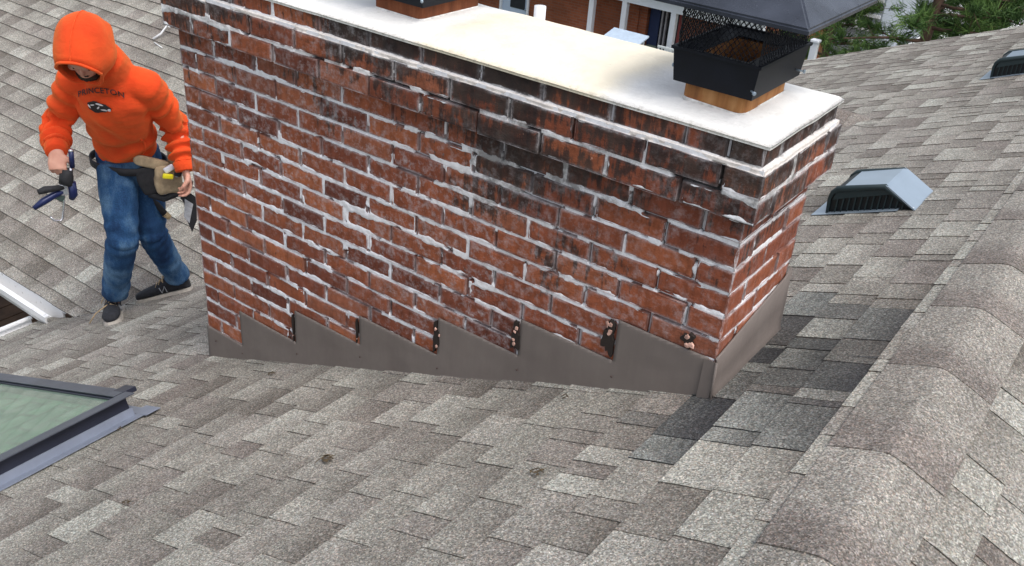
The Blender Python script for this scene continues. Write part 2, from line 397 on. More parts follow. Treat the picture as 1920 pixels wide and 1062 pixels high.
# eave gutters at the inner corner, fascia and walls ---------------
def gutter(P0, P1, inward, parent):
    P0 = Vector(P0); P1 = Vector(P1); d = (P1 - P0).normalized(); i = Vector(inward); z = Vector((0, 0, 1))
    prof = [(0, 0), (0, -.11), (-.075, -.11), (-.115, -.035), (-.115, .0), (-.088, .002), (-.086, -.008), (-.104, -.010), (-.104, -.034), (-.070, -.1), (-.012, -.1), (-.012, 0)]
    pts = [i * a + z * b for a, b in prof]
    MB().prism(pts, P0, P1).build('gutter', M_GUT, parent)
gutter((-9.5, .315, -2.235), (-3.93, .315, -2.235), (0, 1, 0), house)
gutter((-4.075, -4.2, -2.352), (-4.075, .24, -2.352), (1, 0, 0), house)
mb = MB()   # drip edge trim strip along the eaves
mb.box((-6.7, .318, -2.240), (5.6, .03, .004), Matrix.Rotation(R(22), 3, 'X'))
mb.box((-4.06, -1.95, -2.358), (.03, 4.3, .004), Matrix.Rotation(R(-22), 3, 'Y'))
mb.build('drip_edge', M_GUT, house)
MB().box((-1.8, 1.0, -4.85), (4.2, 9.9, 4.5)).box((-7.0, 4.3, -4.85), (6.4, 3.4, 4.5)).box((2.2, 1.0, -4.9), (3.6, 9.9, 4.4)).build('wall', M_WALL, house)
# gable filler under the far rake so that no light passes below the shingles
MB().prism([(-4.0, 0, -2.36), (XC, 0, ZC - .03), (4.6, 0, -2.25)], (0, 6.02, 0), (0, 6.06, 0)).build('gable', M_WALL, house)

# ------------------------------------------------------------------ brick chimney
PC = .0677; BH = .0572; BL = .2032; JT = .0105; XL = -2.143; WD = .424; CB = .035
roofz = lambda x: Z0 + S0 * x
chim = root('brick_chimney', (-1.08, .21, -1.1))
tag(chim, 'long red brick chimney streaked with white lime, grey stepped flashing round its foot', 'chimney')
def ring(n):     # outline of row n: x0,x1,y0,y1
    if n == 1: return (XL - CB + .018, -.016, -CB + .018, WD + CB - .018)
    if n <= 3: return (XL - CB, 0, -CB, WD + CB)
    return (XL, -CB, 0, WD)
def boxgrid():
    def ax(L, k): return np.array([0, .0025, .006, .013] + list(np.linspace(.02, L - .02, k)) + [L - .013, L - .006, L - .0025, L]) if L > .045 else np.linspace(0, L, 5)
    return ax
AX = boxgrid()
BV = []; BF = []; BA = dict(rnd=[], edge=[], soot=[], bloom=[])
def sootf(P):
    z = P[:, 2]
    s = .90 - 1.45 * np.clip((-z) / .60, 0, 1.15) + 1.05 * fbm(P, 2.6, 31, 3) + .45 * vn(P, 9, 44)
    s = s + .25 * np.exp(-((P[:, 0] + 1.25) / .35) ** 2 - ((z + .3) / .2) ** 2)
    s = np.where(z > -PC - .03, s + .22, s)
    return np.clip(s * .70 + .06, 0, 1)
def bloomf(P):
    return np.clip(.50 + .9 * fbm(P, 2.1, 77, 3) + .35 * np.exp(-((P[:, 2] + .62) / .3) ** 2) - .25 * np.exp(-((P[:, 2] + .1) / .12) ** 2), 0, 1)
def brick(x0, x1, y0, y1, z0, z1, rr, vis):
    """vis: set of sides to mesh finely out of 'FRLB'"""
    j = lambda a: rr.uniform(-a, a)
    x0 += j(.002); x1 += j(.002); y0 += j(.0022); y1 += j(.0022); z0 += j(.0012); z1 += j(.0012)
    tw = j(.0016); rv = rr.random(); dz = rr.uniform(-.0015, .0015)
    cx, cy, cz = (x0 + x1) / 2, (y0 + y1) / 2, (z0 + z1) / 2
    def face(O, a, b, La, Lb, nrm, fine):
        A_ = AX(La, 7 if La > .12 else 4) if fine else np.array([0, La]); B_ = AX(Lb, 2) if fine else np.array([0, Lb])
        if fine and Lb > .045: B_ = np.array([0, .0025, .006, .013, .022, Lb - .022, Lb - .013, Lb - .006, Lb - .0025, Lb])
        g = np.array([(u, v) for v in B_ for u in A_])
        P = np.array(O) + g[:, :1] * np.array(a) + g[:, 1:] * np.array(b)
        ed = np.minimum.reduce([g[:, 0], La - g[:, 0], g[:, 1], Lb - g[:, 1]])
        if fine:
            rd = .0028 * np.clip(1 - ed / .005, 0, 1) ** 2
            chip = np.clip(vn(P, 55, 8) * 1.3 - .25, 0, 1) * .0045 * np.clip(1 - ed / .014, 0, 1)
            P = P - np.array(nrm) * (rd + chip + .0007 * vn(P, 90, 3))[:, None]
        b0 = len(BV); BV.extend(P.tolist()); na = len(A_)
        for v in range(len(B_) - 1):
            for u in range(na - 1):
                i = b0 + v * na + u; BF.append((i, i + 1, i + na + 1, i + na))
        BA['rnd'].extend([rv] * len(P)); BA['edge'].extend(ed.tolist())
        BA['soot'].extend(sootf(P).tolist()); BA['bloom'].extend(bloomf(P).tolist())
    lx, ly, lz = x1 - x0, y1 - y0, z1 - z0
    face((x0, y0 + tw, z0), (1, -2 * tw / lx, 0), (0, 0, 1), lx, lz, (0, -1, 0), 'F' in vis)
    face((x1, y0 - tw, z0), (0, 1, 0), (0, 0, 1), ly, lz, (1, 0, 0), 'R' in vis)
    face((x1, y1, z0), (-1, 0, 0), (0, 0, 1), lx, lz, (0, 1, 0), False)
    face((x0, y1, z0), (0, -1, 0), (0, 0, 1), ly, lz, (-1, 0, 0), False)
    face((x0, y0, z1), (1, 0, 0), (0, 1, 0), lx, ly, (0, 0, 1), False)
    face((x0, y1, z0), (1, 0, 0), (0, -1, 0), lx, ly, (0, 0, -1), False)
rb = random.Random(5)
VJ = {}          # vertical joint positions on the front of each row, SJ: on the right side
SJ = {}
ROWS = 27
for n in range(1, ROWS + 1):
    x0, x1, y0, y1 = ring(n); zt = -(n - 1) * PC; zb = zt - BH
    if n == 1: zt += .0
    full = n % 2 == 1
    cuts = []; x = x1 - (BL - JT / 2 if full else .1)
    while x > x0 + .05: cuts.append(x + rb.uniform(-.003, .003)); x -= BL
    VJ[n] = cuts
    scut = []; y = y0 + (.1 if full else BL - JT / 2)
    while y < y1 - .05: scut.append(y + rb.uniform(-.003, .003)); y += BL
    SJ[n] = scut
    if n == 1: cuts.insert(0, x1 - .088)
    xs = [x1] + cuts + [x0]
    T = .095
    for i in range(len(xs) - 1):
        xa = xs[i + 1] + (JT / 2 if i < len(xs) - 2 else 0); xb = xs[i] - (JT / 2 if i > 0 else 0)
        if zt < roofz(xb) - .02: continue
        yy1 = y0 + T
        if i == 0: yy1 = (scut[0] - JT / 2) if scut else y0 + T
        if i == 0 and full: yy1 = y0 + .095
        brick(xa, xb, y0, yy1, zb, zt, rb, 'FR' if i == 0 else 'F')
        if i > 0: brick(xa, xb, y1 - T, y1, zb, zt, rb, '')
    ys = scut + [y1]
    if zt > roofz(x1) - .02:
        for i in range(len(ys) - 1):
            ya = ys[i] + JT / 2; yb = ys[i + 1] - (JT / 2 if i < len(ys) - 2 else 0)
            brick(x1 - T, x1, ya, yb, zb, zt, rb, 'R')
    ys = [y0 + .1, y0 + .1 + (y1 - y0 - .2) / 2, y1 - .1]
    for i in range(2): brick(x0, x0 + T, ys[i] + JT / 2, ys[i + 1] - JT / 2, zb, zt, rb, '')
me = mesh('brickwork', np.array(BV) - np.array(chim['_o']), BF, BA)
link('brickwork', me, M_BRICK, chim)
# mortar skins: height field between and slightly over the bricks
def mortar(side):
    st = .0042
    if side == 'F': U0, U1, zlow = XL - CB, 0, -1.62
    else: U0, U1, zlow = -CB, WD + CB, -.80
    us = np.arange(U0, U1 + st, st); us = np.clip(us, U0, U1)
    zs = []
    z = 0.0
    while z > zlow: zs.append(z); z -= st
    for zz in (-(BH), -PC - .0005, -3 * PC + .010, -3 * PC + .0005): zs.append(zz)
    zs = np.array(sorted(set(zs), reverse=True))
    UU, ZZ = np.meshgrid(us, zs); u = UU.ravel(); z = ZZ.ravel()
    row = np.clip(np.floor(-z / PC).astype(int) + 1, 1, ROWS); inr = (-z) - (row - 1) * PC
    jc = np.abs(inr - (BH + JT / 2)); jc = np.minimum(jc, np.abs(inr + JT / 2))
    jc = np.where((row == 1) & (inr < .02), .05, jc)
    vj = np.full(len(u), 9.0)
    for n in range(1, ROWS + 1):
        k = (row == n) & (inr < BH + JT / 2)
        for x in (VJ if side == 'F' else SJ)[n]: vj[k] = np.minimum(vj[k], np.abs(u[k] - x))
    P = np.c_[u, z, np.full(len(u), 3.0 if side == 'F' else 9.0)]
    wob = .0035 * vn(P, 28, 12) + .002 * vn(P, 90, 13)
    vertical = vj < jc
    dj = np.minimum(jc, vj + .0005) + wob
    n1 = fbm(P, 20, 1, 3); n2 = fbm(P, 70, 2, 2)
    big = vn(P, 4.5, 6)
    # away from a joint the sheet stays behind the brick face
    h = -.0010 + .0016 * n2 + .0022 * n1 + .0014 * big - np.maximum(0, dj - .0055) * (.55 - .30 * np.clip(big + n1 * .6, 0, 1))
    h = np.where(dj < .0050, h - .0008, h)
    h = np.minimum(h, .0012)
    # missing pointing, plus shadow under bricks put into the same black gaps
    g = fbm(P, 5.5, 51, 2) * .8 + .45 * vn(P, 24, 52)
    gv = np.where(vertical, .42, .06) + np.where(z > -.55, .07, 0)
    gap = np.clip((g + gv - .31) * 9, 0, 1) * (dj < .008)
    # shadow under the corbel, put into gap as a long black bed joint
    for rr_, a, b in ((3, -2.2, 0.0), (4, -2.05, -.6), (4, -.55, -.04)):
        if side == 'F':
            k = (np.abs(z + (rr_ * PC - JT / 2)) < .006) & (u > a) & (u < b) & (row >= 3)
            if rr_ == 3: gap = np.where(k, np.maximum(gap, np.clip(.8 + .8 * vn(P, 9, 61), 0, 1)), gap)
    h = h - gap * .022
    front = np.where(row == 1, CB - .018, np.where(row <= 3, CB, 0.0))
    ledge = (row == 1) & (inr > BH - .001)
    front = np.where(ledge, CB - .006, front); h = np.where(ledge, .001 + .004 * n1 + .002 * n2, h); gap = np.where(ledge, 0, gap)
    k4 = (row == 3) & (inr > BH); front = np.where(k4, 0.0, front)
    out = front + h
    # keep ends inside the corners
    if side == 'F':
        lo = np.where(row == 1, XL - CB + .018, np.where((row <= 3) & ~k4, XL - CB, XL)); hi = np.where(row == 1, -.016, np.where((row <= 3) & ~k4, 0.0, -CB))
        hi = np.where(ledge, -.004, hi)
        uu = np.clip(u, lo + .003, hi - .0035)
        V = np.c_[uu, -out, z]
    else:
        lo = np.where(row == 1, -CB + .018, np.where((row <= 3) & ~k4, -CB, 0.0)); hi = np.where(row == 1, WD + CB - .018, np.where((row <= 3) & ~k4, WD + CB, WD))
        lo = np.where(ledge, -CB + .006, lo); hi = np.where(ledge, WD + CB - .006, hi)
        uu = np.clip(u, lo + .0035, hi - .003)
        xf = out - CB            # right face base X = -CB + out
        V = np.c_[xf, uu, z]
    nz, nu = len(zs), len(us)
    idx = np.arange(nz * nu).reshape(nz, nu)
    a, b, c, d = idx[:-1, :-1].ravel(), idx[:-1, 1:].ravel(), idx[1:, 1:].ravel(), idx[1:, :-1].ravel()
    F = np.c_[a, d, c, b] if side == 'F' else np.c_[a, b, c, d][:, ::-1]
    keep = np.ones(len(F), bool)
    if side == 'F': keep = V[a][:, 2] > roofz(V[a][:, 0]) - .05
    F = F[keep]
    cream = np.clip(ledge * 1.0 + (row <= 2) * .35 + .4 * vn(P, 3, 9), 0, 1)
    P3 = np.c_[V[:, 0], V[:, 1], V[:, 2]]
    return V, F, dict(gap=gap, cream=cream, soot=np.where(ledge, 0, sootf(P3)))
Vs, Fs, At, off = [], [], dict(gap=[], cream=[], soot=[]), 0
for sd_ in 'FR':
    V, F, A_ = mortar(sd_); Vs.append(V); Fs.append(F + off); off += len(V)
    for k in At: At[k].append(A_[k])
me = mesh('mortar', np.vstack(Vs) - np.array(chim['_o']), np.vstack(Fs), {k: np.concatenate(v) for k, v in At.items()}, smooth=True)
link('mortar', me, M_MORTAR, chim)
# solid core behind the skins (also carries the mortar of the hidden faces)
MB().box(((XL - .022 - CB) / 2 + .011, WD / 2, -.95), (-XL - CB - .06, WD - .030, 1.86)).box((XL / 2 - CB / 2, WD / 2, -.1), (-XL + CB - .05, WD + 2 * CB - .055, .19)).build('masonry_core', M_MORTAR, chim)
# mortar ledge top (shelf on the second course)
def ledge():
    mb = MB(); z = -BH - .006
    mb.box((XL / 2 - CB / 2, -CB + .03, z), (-XL + CB - .014, .05, .012)); mb.box((-.032, WD / 2, z), (.052, WD + 2 * CB - .014, .0118))
    return mb
ledge().build('mortar_ledge', M_MORTAR, chim)
# crown --------------------------------------------------------------
FLUES = [(-.197, .188, .082, .124), (-1.215, .222, .095, .135)]     # centre x,y, half x, half y
def crown():
    x0, x1, y0, y1 = XL - CB + .012, -.006, -CB + .010, WD + CB - .012; st = .0125
    xs = np.linspace(x0, x1, int((x1 - x0) / st)); ys = np.linspace(y0, y1, int((y1 - y0) / st))
    X, Y = np.meshgrid(xs, ys); x = X.ravel(); y = Y.ravel(); P = np.c_[x, y, x * 0]
    e = np.minimum.reduce([x - x0, x1 - x, y - y0, y1 - y])
    z = .004 + .013 * np.clip(e / .12, 0, 1) ** .8 + .002 * fbm(P, 9, 3, 2)
    mid = 1 / (1 + np.exp(-(x + 1.03) * 28)) * 1 / (1 + np.exp((x + .42 - .12 * (y - .2)) * 34))
    z = z + .012 * mid * np.clip(e / .10, 0, 1)
    for fx, fy, hx, hy in FLUES:
        d = np.maximum(np.maximum(np.abs(x - fx) - hx, np.abs(y - fy) - hy), 0)
        z = z + .007 * np.exp(-(d / .035) ** 2)
    xe = x.copy(); ye = y.copy()
    edge = e < 1e-6
    jit = .0022 * vn(P, 12, 9)
    ye = np.where(y <= y0 + 1e-6, y + jit - .001, ye); xe = np.where(x >= x1 - 1e-6, x + jit, xe)
    z = np.where(edge, -.001, z)
    V = np.c_[xe, ye, z]; nx, ny = len(xs), len(ys); idx = np.arange(nx * ny).reshape(ny, nx)
    F = np.c_[idx[:-1, :-1].ravel(), idx[:-1, 1:].ravel(), idx[1:, 1:].ravel(), idx[1:, :-1].ravel()].tolist()
    # skirt
    V = V.tolist(); A = mid.tolist(); rim = np.clip(1 - e / .016, 0, 1).tolist()
    for line in (idx[0], idx[-1], idx[:, 0], idx[:, -1]):
        b = len(V)
        for i in line: v = V[i]; V.append([v[0], v[1], -.008]); A.append(A[i]); rim.append(1)
        for k in range(len(line) - 1): F.append((int(line[k]), int(line[k + 1]), b + k + 1, b + k))
    me = mesh('crown', np.array(V) - np.array(chim['_o']), F, dict(cream=A, rim=rim), smooth=True)
    return link('crown', me, M_CROWN, chim)
crown()
# clay flue liners and their black caps ----------------------------------
def flue(cx, cy, hx, hy, mat):
    mb = MB(); t = .017
    def rr_(hx, hy, r=.02, n=4):
        pts = []
        for sx, sy, a0 in ((1, 1, 0), (-1, 1, 90), (-1, -1, 180), (1, -1, 270)):
            for k in range(n + 1):
                a = R(a0 + 90 * k / n); pts.append((cx + sx * (hx - r) + r * math.cos(a), cy + sy * (hy - r) + r * math.sin(a)))
        return pts
    o, i = rr_(hx, hy), rr_(hx - t, hy - t, .012); n = len(o); V = []
    for z in (-.02, .128): V += [(x, y, z) for x, y in o]
    for z in (.128, -.25): V += [(x, y, z) for x, y in i]
    F = []
    for a in range(3):
        for k in range(n): F.append((a * n + k, a * n + (k + 1) % n, (a + 1) * n + (k + 1) % n, (a + 1) * n + k))
    mb.add(V, F); o_ = mb.build('flue_liner', mat, chim)
    # rough bead of wash round the foot
    V = []; F = []
    for ri, (g, z) in enumerate(((.0005, .043), (.003, .039), (.008, .035), (.014, .028))):
        for k, (x, y) in enumerate(rr_(hx + g, hy + g, .02 + g)):
            nn = vn([(x, y, ri)], 30, 5)[0]; V.append((x + .003 * nn, y + .003 * nn, z - .016 + .005 * nn))
    for a in range(3):
        for k in range(n): F.append((a * n + k, a * n + (k + 1) % n, (a + 1) * n + (k + 1) % n, (a + 1) * n + k))
    MB().add(V, F, True).build('wash_bead', M_CROWNB, chim)
M_CROWNB = simple('wash_bead', (.74, .72, .68), .9, 0, .35, 40, .5, 90)
flue(*FLUES[0], M_CLAY); flue(*FLUES[1], M_CLAYD)
def cap(cx, cy, hx, hy, lid_hx, lid_hy, ldx, zlid, label):
    r_ = root('chimney_cap', (cx, cy, .075)); tag(r_, label, 'chimney cap', 'black metal caps on the two flues')
    # base band: slightly flared skirt with rolled top edge
    def band(hx0, hy0, hx1, hy1, z0, z1, t=.0025):
        V = []
        for (a, b, z) in ((hx0, hy0, z0), (hx1, hy1, z1), (hx1 - t, hy1 - t, z1), (hx0 - t, hy0 - t, z0)):
            V += [(cx - a, cy - b, z), (cx + a, cy - b, z), (cx + a, cy + b, z), (cx - a, cy + b, z)]
        F = []
        for q in range(4):
            for k in range(4): F.append((q * 4 + k, q * 4 + (k + 1) % 4, ((q + 1) % 4) * 4 + (k + 1) % 4, ((q + 1) % 4) * 4 + k))
        return V, F
    mb = MB(); mb.add(*band(hx + .018, hy + .018, hx + .026, hy + .026, .065, .145)); mb.build('base_band', M_BLACK, r_)
    H0, H1 = hx + .025, hy + .025
    mb = MB()
    for s in (-1, 1):
        mb.box((cx + s * (H0 + .002), cy, .144), (.007, 2 * H1 + .01, .007)); mb.box((cx, cy + s * (H1 + .002), .1441), (2 * H0 + .002, .007, .0068))
    # inner sloping flange down to the flue
    F_ = []; V_ = []
    for (a, b, z) in ((H0, H1, .145), (hx - .022, hy - .022, .1365), (hx - .024, hy - .024, .1345), (H0 - .002, H1 - .002, .142)):
        V_ += [(cx - a, cy - b, z), (cx + a, cy - b, z), (cx + a, cy + b, z), (cx - a, cy + b, z)]
    for q in range(3):
        for k in range(4): F_.append((q * 4 + k, q * 4 + (k + 1) % 4, (q + 1) * 4 + (k + 1) % 4, (q + 1) * 4 + k))
    mb.add(V_, F_); mb.build('flange', M_BLACK, r_)
    # expanded-metal screen: diamond strands on the four sides
    mb = MB(); z0, z1 = .145, zlid + .010; dxs = .0135
    for side in range(4):
        L = 2 * (H0 if side % 2 == 0 else H1) - .012; n = int(L / dxs)
        def pt(u, z):
            t = (z - z0) / (z1 - z0)
            if side == 0: return (cx - L / 2 + u, cy - H1 + .006, z)
            if side == 2: return (cx - L / 2 + u, cy + H1 - .006, z)
            if side == 1: return (cx + H0 - .006, cy - L / 2 + u, z)
            return (cx - H0 + .006, cy - L / 2 + u, z)
        cell = .030; nz = max(3, int(round((z1 - z0) / (cell / 2)))); hz_ = (z1 - z0) / nz
        for k in range(n + 1):
            for s in (-1, 1):
                pts = []
                for i in range(nz + 1):
                    off_ = dxs * .5 * (1 if (i % 2 == 0) else -1) * s
                    pts.append(Vector(pt(min(max(k * dxs + off_ * .92, 0), L), z0 + i * hz_)) + Vector((rng.uniform(-.0012, .0012), rng.uniform(-.0012, .0012), rng.uniform(-.0012, .0012))))
                mb.tube(pts, .00125, 4, False, sm=False)
    mb.build('mesh_screen', M_BLACK, r_)
    # pyramid lid with folded rim
    lx, ly = lid_hx, lid_hy; px, py = cx + ldx, cy + .018
    ap = .085
    V = [(px - lx, py - ly, zlid - .012), (px + lx, py - ly, zlid - .012), (px + lx, py + ly, zlid - .012), (px - lx, py + ly, zlid - .012),
         (px - lx - .001, py - ly - .001, zlid), (px + lx + .001, py - ly - .001, zlid), (px + lx + .001, py + ly + .001, zlid), (px - lx - .001, py + ly + .001, zlid),
         (px - .05, py, zlid + ap), (px + .05, py, zlid + ap)]
    F = [(0, 1, 5, 4), (1, 2, 6, 5), (2, 3, 7, 6), (3, 0, 4, 7), (4, 5, 9, 8), (5, 6, 9), (6, 7, 8, 9), (7, 4, 8)]
    bm = bmesh.new(); vs = [bm.verts.new(v) for v in V]
    for f in F: bm.faces.new([vs[i] for i in f])
    bmesh.ops.recalc_face_normals(bm, faces=bm.faces[:])
    bmesh.ops.bevel(bm, geom=[e for e in bm.edges if e.calc_length() > .05], offset=.004, segments=2, affect='EDGES')
    bmesh.ops.subdivide_edges(bm, edges=[e for e in bm.edges if e.calc_length() > .1], cuts=6, use_grid_fill=True)
    bm.verts.ensure_lookup_table()
    for v in bm.verts:
        if v.co.z > zlid + .004: v.co.z += .0022 * float(vn([tuple(v.co)], 9, 3)[0])
    o = MB().bm(bm, sm=False).build('lid', M_LID, r_)
    so = o.modifiers.new('s', 'SOLIDIFY'); so.thickness = .0015
    # fixing screws
    for (x, y, d) in ((cx + hx + .014, cy - hy - .020, (1, -1)), (cx - hx - .024, cy - hy + .02, (-1, 0)), (cx + hx + .024, cy + hy - .02, (1, 0))):
        v = Vector((d[0], d[1], 0)).normalized(); a = Vector((x, y, .088))
        mb = MB(); mb.tube([a - v * .004, a + v * .016], .0022, 6); mb.tube([a + v * .0155, a + v * .0195], .005, 6); mb.build('screw', M_ZINC, r_)
    return r_
cap(*FLUES[0], .195, .222, .02, .262, 'glossy black mesh-sided cap over the ochre flue at the near end of the crown')
cap(*FLUES[1], .195, .222, 0, .262, 'black cap on the dark red flue, cut off by the top edge of the photo')
# stepped flashing ------------------------------------------------------
steps = [(-2.150, -20.81), (-1.932, -20.6), (-1.932, -18.45), (-1.612, -18.45), (-1.612, -16.42), (-1.286, -16.42), (-1.286, -14.68), (-.940, -14.68), (-.940, -12.60),
         (-.632, -12.60), (-.632, -10.72), (-.318, -10.72), (-.318, -8.74), (-.052, -8.74)]
mb = MB()
def strip(xa, xb, z, y0=-.006):
    n = max(2, int((xb - xa) / .04)); V = []; F = []
    for i in range(n + 1):
        x = xa + (xb - xa) * i / n; bz = roofz(x) - .012
        bow = .0035 * math.sin(6 * x + z * 9) - .002
        for y, zz in ((-.004, z + .004), (y0, z), (y0 + bow - .004, z * .55 + bz * .45), (y0 - .005, bz + .03), (y0 - .011, bz)): V.append((x, y, zz))
        if i:
            b = (i - 1) * 5
            for k in range(4): F.append((b + k, b + 5 + k, b + 6 + k, b + 1 + k))
    for b in (0, n * 5): pass
    mb.add(V, F, True)
cols = []
for i in range(0, len(steps) - 1, 2):
    xa, za = steps[i]; xb = steps[i + 1][0]; n = max(3, int((xb - xa) / .012))
    for k in range(n + 1): cols.append((xa + (xb - xa) * k / n, za * PC))
V = []; F = []; DW = .010; NR = 32
def fcol(x, z):
    bz = roofz(x) - .012; out = []
    for k in range(NR + 1):
        zz = min(bz + k * DW, z); q_ = [(x, zz, 0)]; up_ = min(1, (z - zz) / .02)
        y = -.0085 + .0030 * min(1, k / 9) + .0022 * float(vn(q_, 5, 71)[0]) + .0006 * float(vn(q_, 26, 72)[0]) - (.004 if k == 0 else 0) + (.0015 if zz >= z - 1e-6 else 0)
        out.append((x, y, zz))
    return out
for i, (x, z) in enumerate(cols):
    V += fcol(x, z)
    if i and abs(cols[i - 1][0] - x) > 1e-6:
        b = (i - 1) * (NR + 1)
        for k in range(NR):
            if V[b + k][2] < cols[i - 1][1] - 1e-5 or V[b + NR + 1 + k][2] < z - 1e-5: F.append((b + k, b + NR + 1 + k, b + NR + 2 + k, b + k + 1))
bm = bmesh.new(); vs = [bm.verts.new(v) for v in V]
for f_ in F:
    try: bm.faces.new([vs[q] for q in f_])
    except ValueError: pass
bmesh.ops.remove_doubles(bm, verts=bm.verts[:], dist=.0004)
bmesh.ops.delete(bm, geom=[v for v in bm.verts if not v.link_faces], context='VERTS')
mb.bm(bm, sm=True)
me_f = mb.build('flashing', M_FLASH, chim); so = me_f.modifiers.new('s', 'SOLIDIFY'); so.thickness = .0016; so.offset = 1
tag(me_f, 'stepped sheet flashing along the front of the chimney')
# corner piece and right-hand apron
mb = MB()
V = []; F = []
for i in range(13):
    f = i / 12; y = -.012 + (WD + .022) * f; zt = -.585 + (.075) * f + (.012 if f > .97 else 0); zb = -.715 + .0 * f + .012
    for x, z in ((-CB + .003, zt + .003), (-CB + .007, zt), (-CB + .009 + .003 * math.sin(7 * f), (zt + zb) / 2), (-CB + .012, zb + .02), (-CB + .030, zb - .010)): V.append((x, y, z))
    if i:
        b = (i - 1) * 5
        for k in range(4): F.append((b + k, b + 5 + k, b + 6 + k, b + 1 + k))
mb.add(V, F, True)
V = []; F = []            # folded return round the corner on the front
for i, x in enumerate((-.060, -.050, -CB + .009)):
    zb = roofz(x) - .012
    V += [(x, -.0115, -.592 - (.006 if i == 0 else 0)), (x, -.013, -.65), (x, -.016, zb)]
    if i: b = (i - 1) * 3; F += [(b, b + 3, b + 4, b + 1), (b + 1, b + 4, b + 5, b + 2)]
mb.add(V, F)
mb.tube([(-CB + .010, -.015, -.590), (-CB + .013, -.017, -.66), (-CB + .018, -.022, -.722)], .0022, 6)
me_f = mb.build('flashing', M_FLASH, chim); so = me_f.modifiers.new('s', 'SOLIDIFY'); so.thickness = .0016; so.offset = 1
tag(me_f, 'plain sheet flashing folded round the near corner to the short side')
# nail heads, torn mortar and dark hole plates around the step risers
M_NAIL = simple('rusty_nail', (.06, .035, .03), .6)
for i in range(2, len(steps) - 1, 2):
    MB().ball((steps[i][0] + .006, -.014, steps[i - 1][1] * PC - .045), (.0032, .002, .0032), 8).build('nail', M_NAIL, chim)
MB().ball((-2.09, -.013, -21.5 * PC), (.004, .003, .004), 8).build('nail', M_NAIL, chim)
M_HOLE_SHADOW = simple('hole_shadow', (.020, .013, .010), .95); M_LUMP = simple('mortar_lump', (.56, .34, .27), .95, 0, .6, 60, .6, 90)
def lump(c, r, seed, m, nm):
    bm = bmesh.new(); bmesh.ops.create_icosphere(bm, subdivisions=1, radius=1)
    for v in bm.verts:
        q = v.co.copy(); k = 1 + 1.1 * float(fbm([tuple(q + Vector((seed, 0, 0)))], 1.7, seed, 3)[0]); v.co = Vector((q.x * r[0], q.y * r[1], q.z * r[2])) * k
    MB().bm(bm, None, Vector(c)).build(nm, m, chim)
for i, (x, n1_, n2_, big) in enumerate([(-1.61, -16.6, -18.3, .25), (-1.284, -14.9, -16.3, .25), (-.932, -12.8, -14.6, .85), (-.630, -10.9, -12.5, 1.0), (-.325, -8.9, -10.6, 1.3), (-.10, -8.0, -8.65, 1.2)]):
    zc = (n1_ + n2_) / 2 * PC; hh = (n1_ - n2_) / 2 * PC
    V = []; n = 26
    for k in range(n):
        a = 2 * math.pi * k / n; rr_ = 1 + .28 * math.sin(3 * a + i) + .18 * math.sin(7 * a + 2 * i)
        V.append((x - .015 + .0135 * big * rr_ * math.cos(a), 0, zc + hh * .85 * rr_ * math.sin(a)))
    mb = MB().prism(V, (0, -.0105, 0), (0, .0, 0)); mb.build('hole_shadow_plate', M_HOLE_SHADOW, chim)  # raised dark plate stands in for the shadowed depth of a hole
    for q in range(1 + 3 * (big > .8)):
        lump((x - .012 + rng.uniform(-.010, .014) * big, -.0100, zc + rng.uniform(-.8, .8) * hh), (.006 * big, .0035, .007 * big), i * 7 + q, M_LUMP, 'mortar_lump')
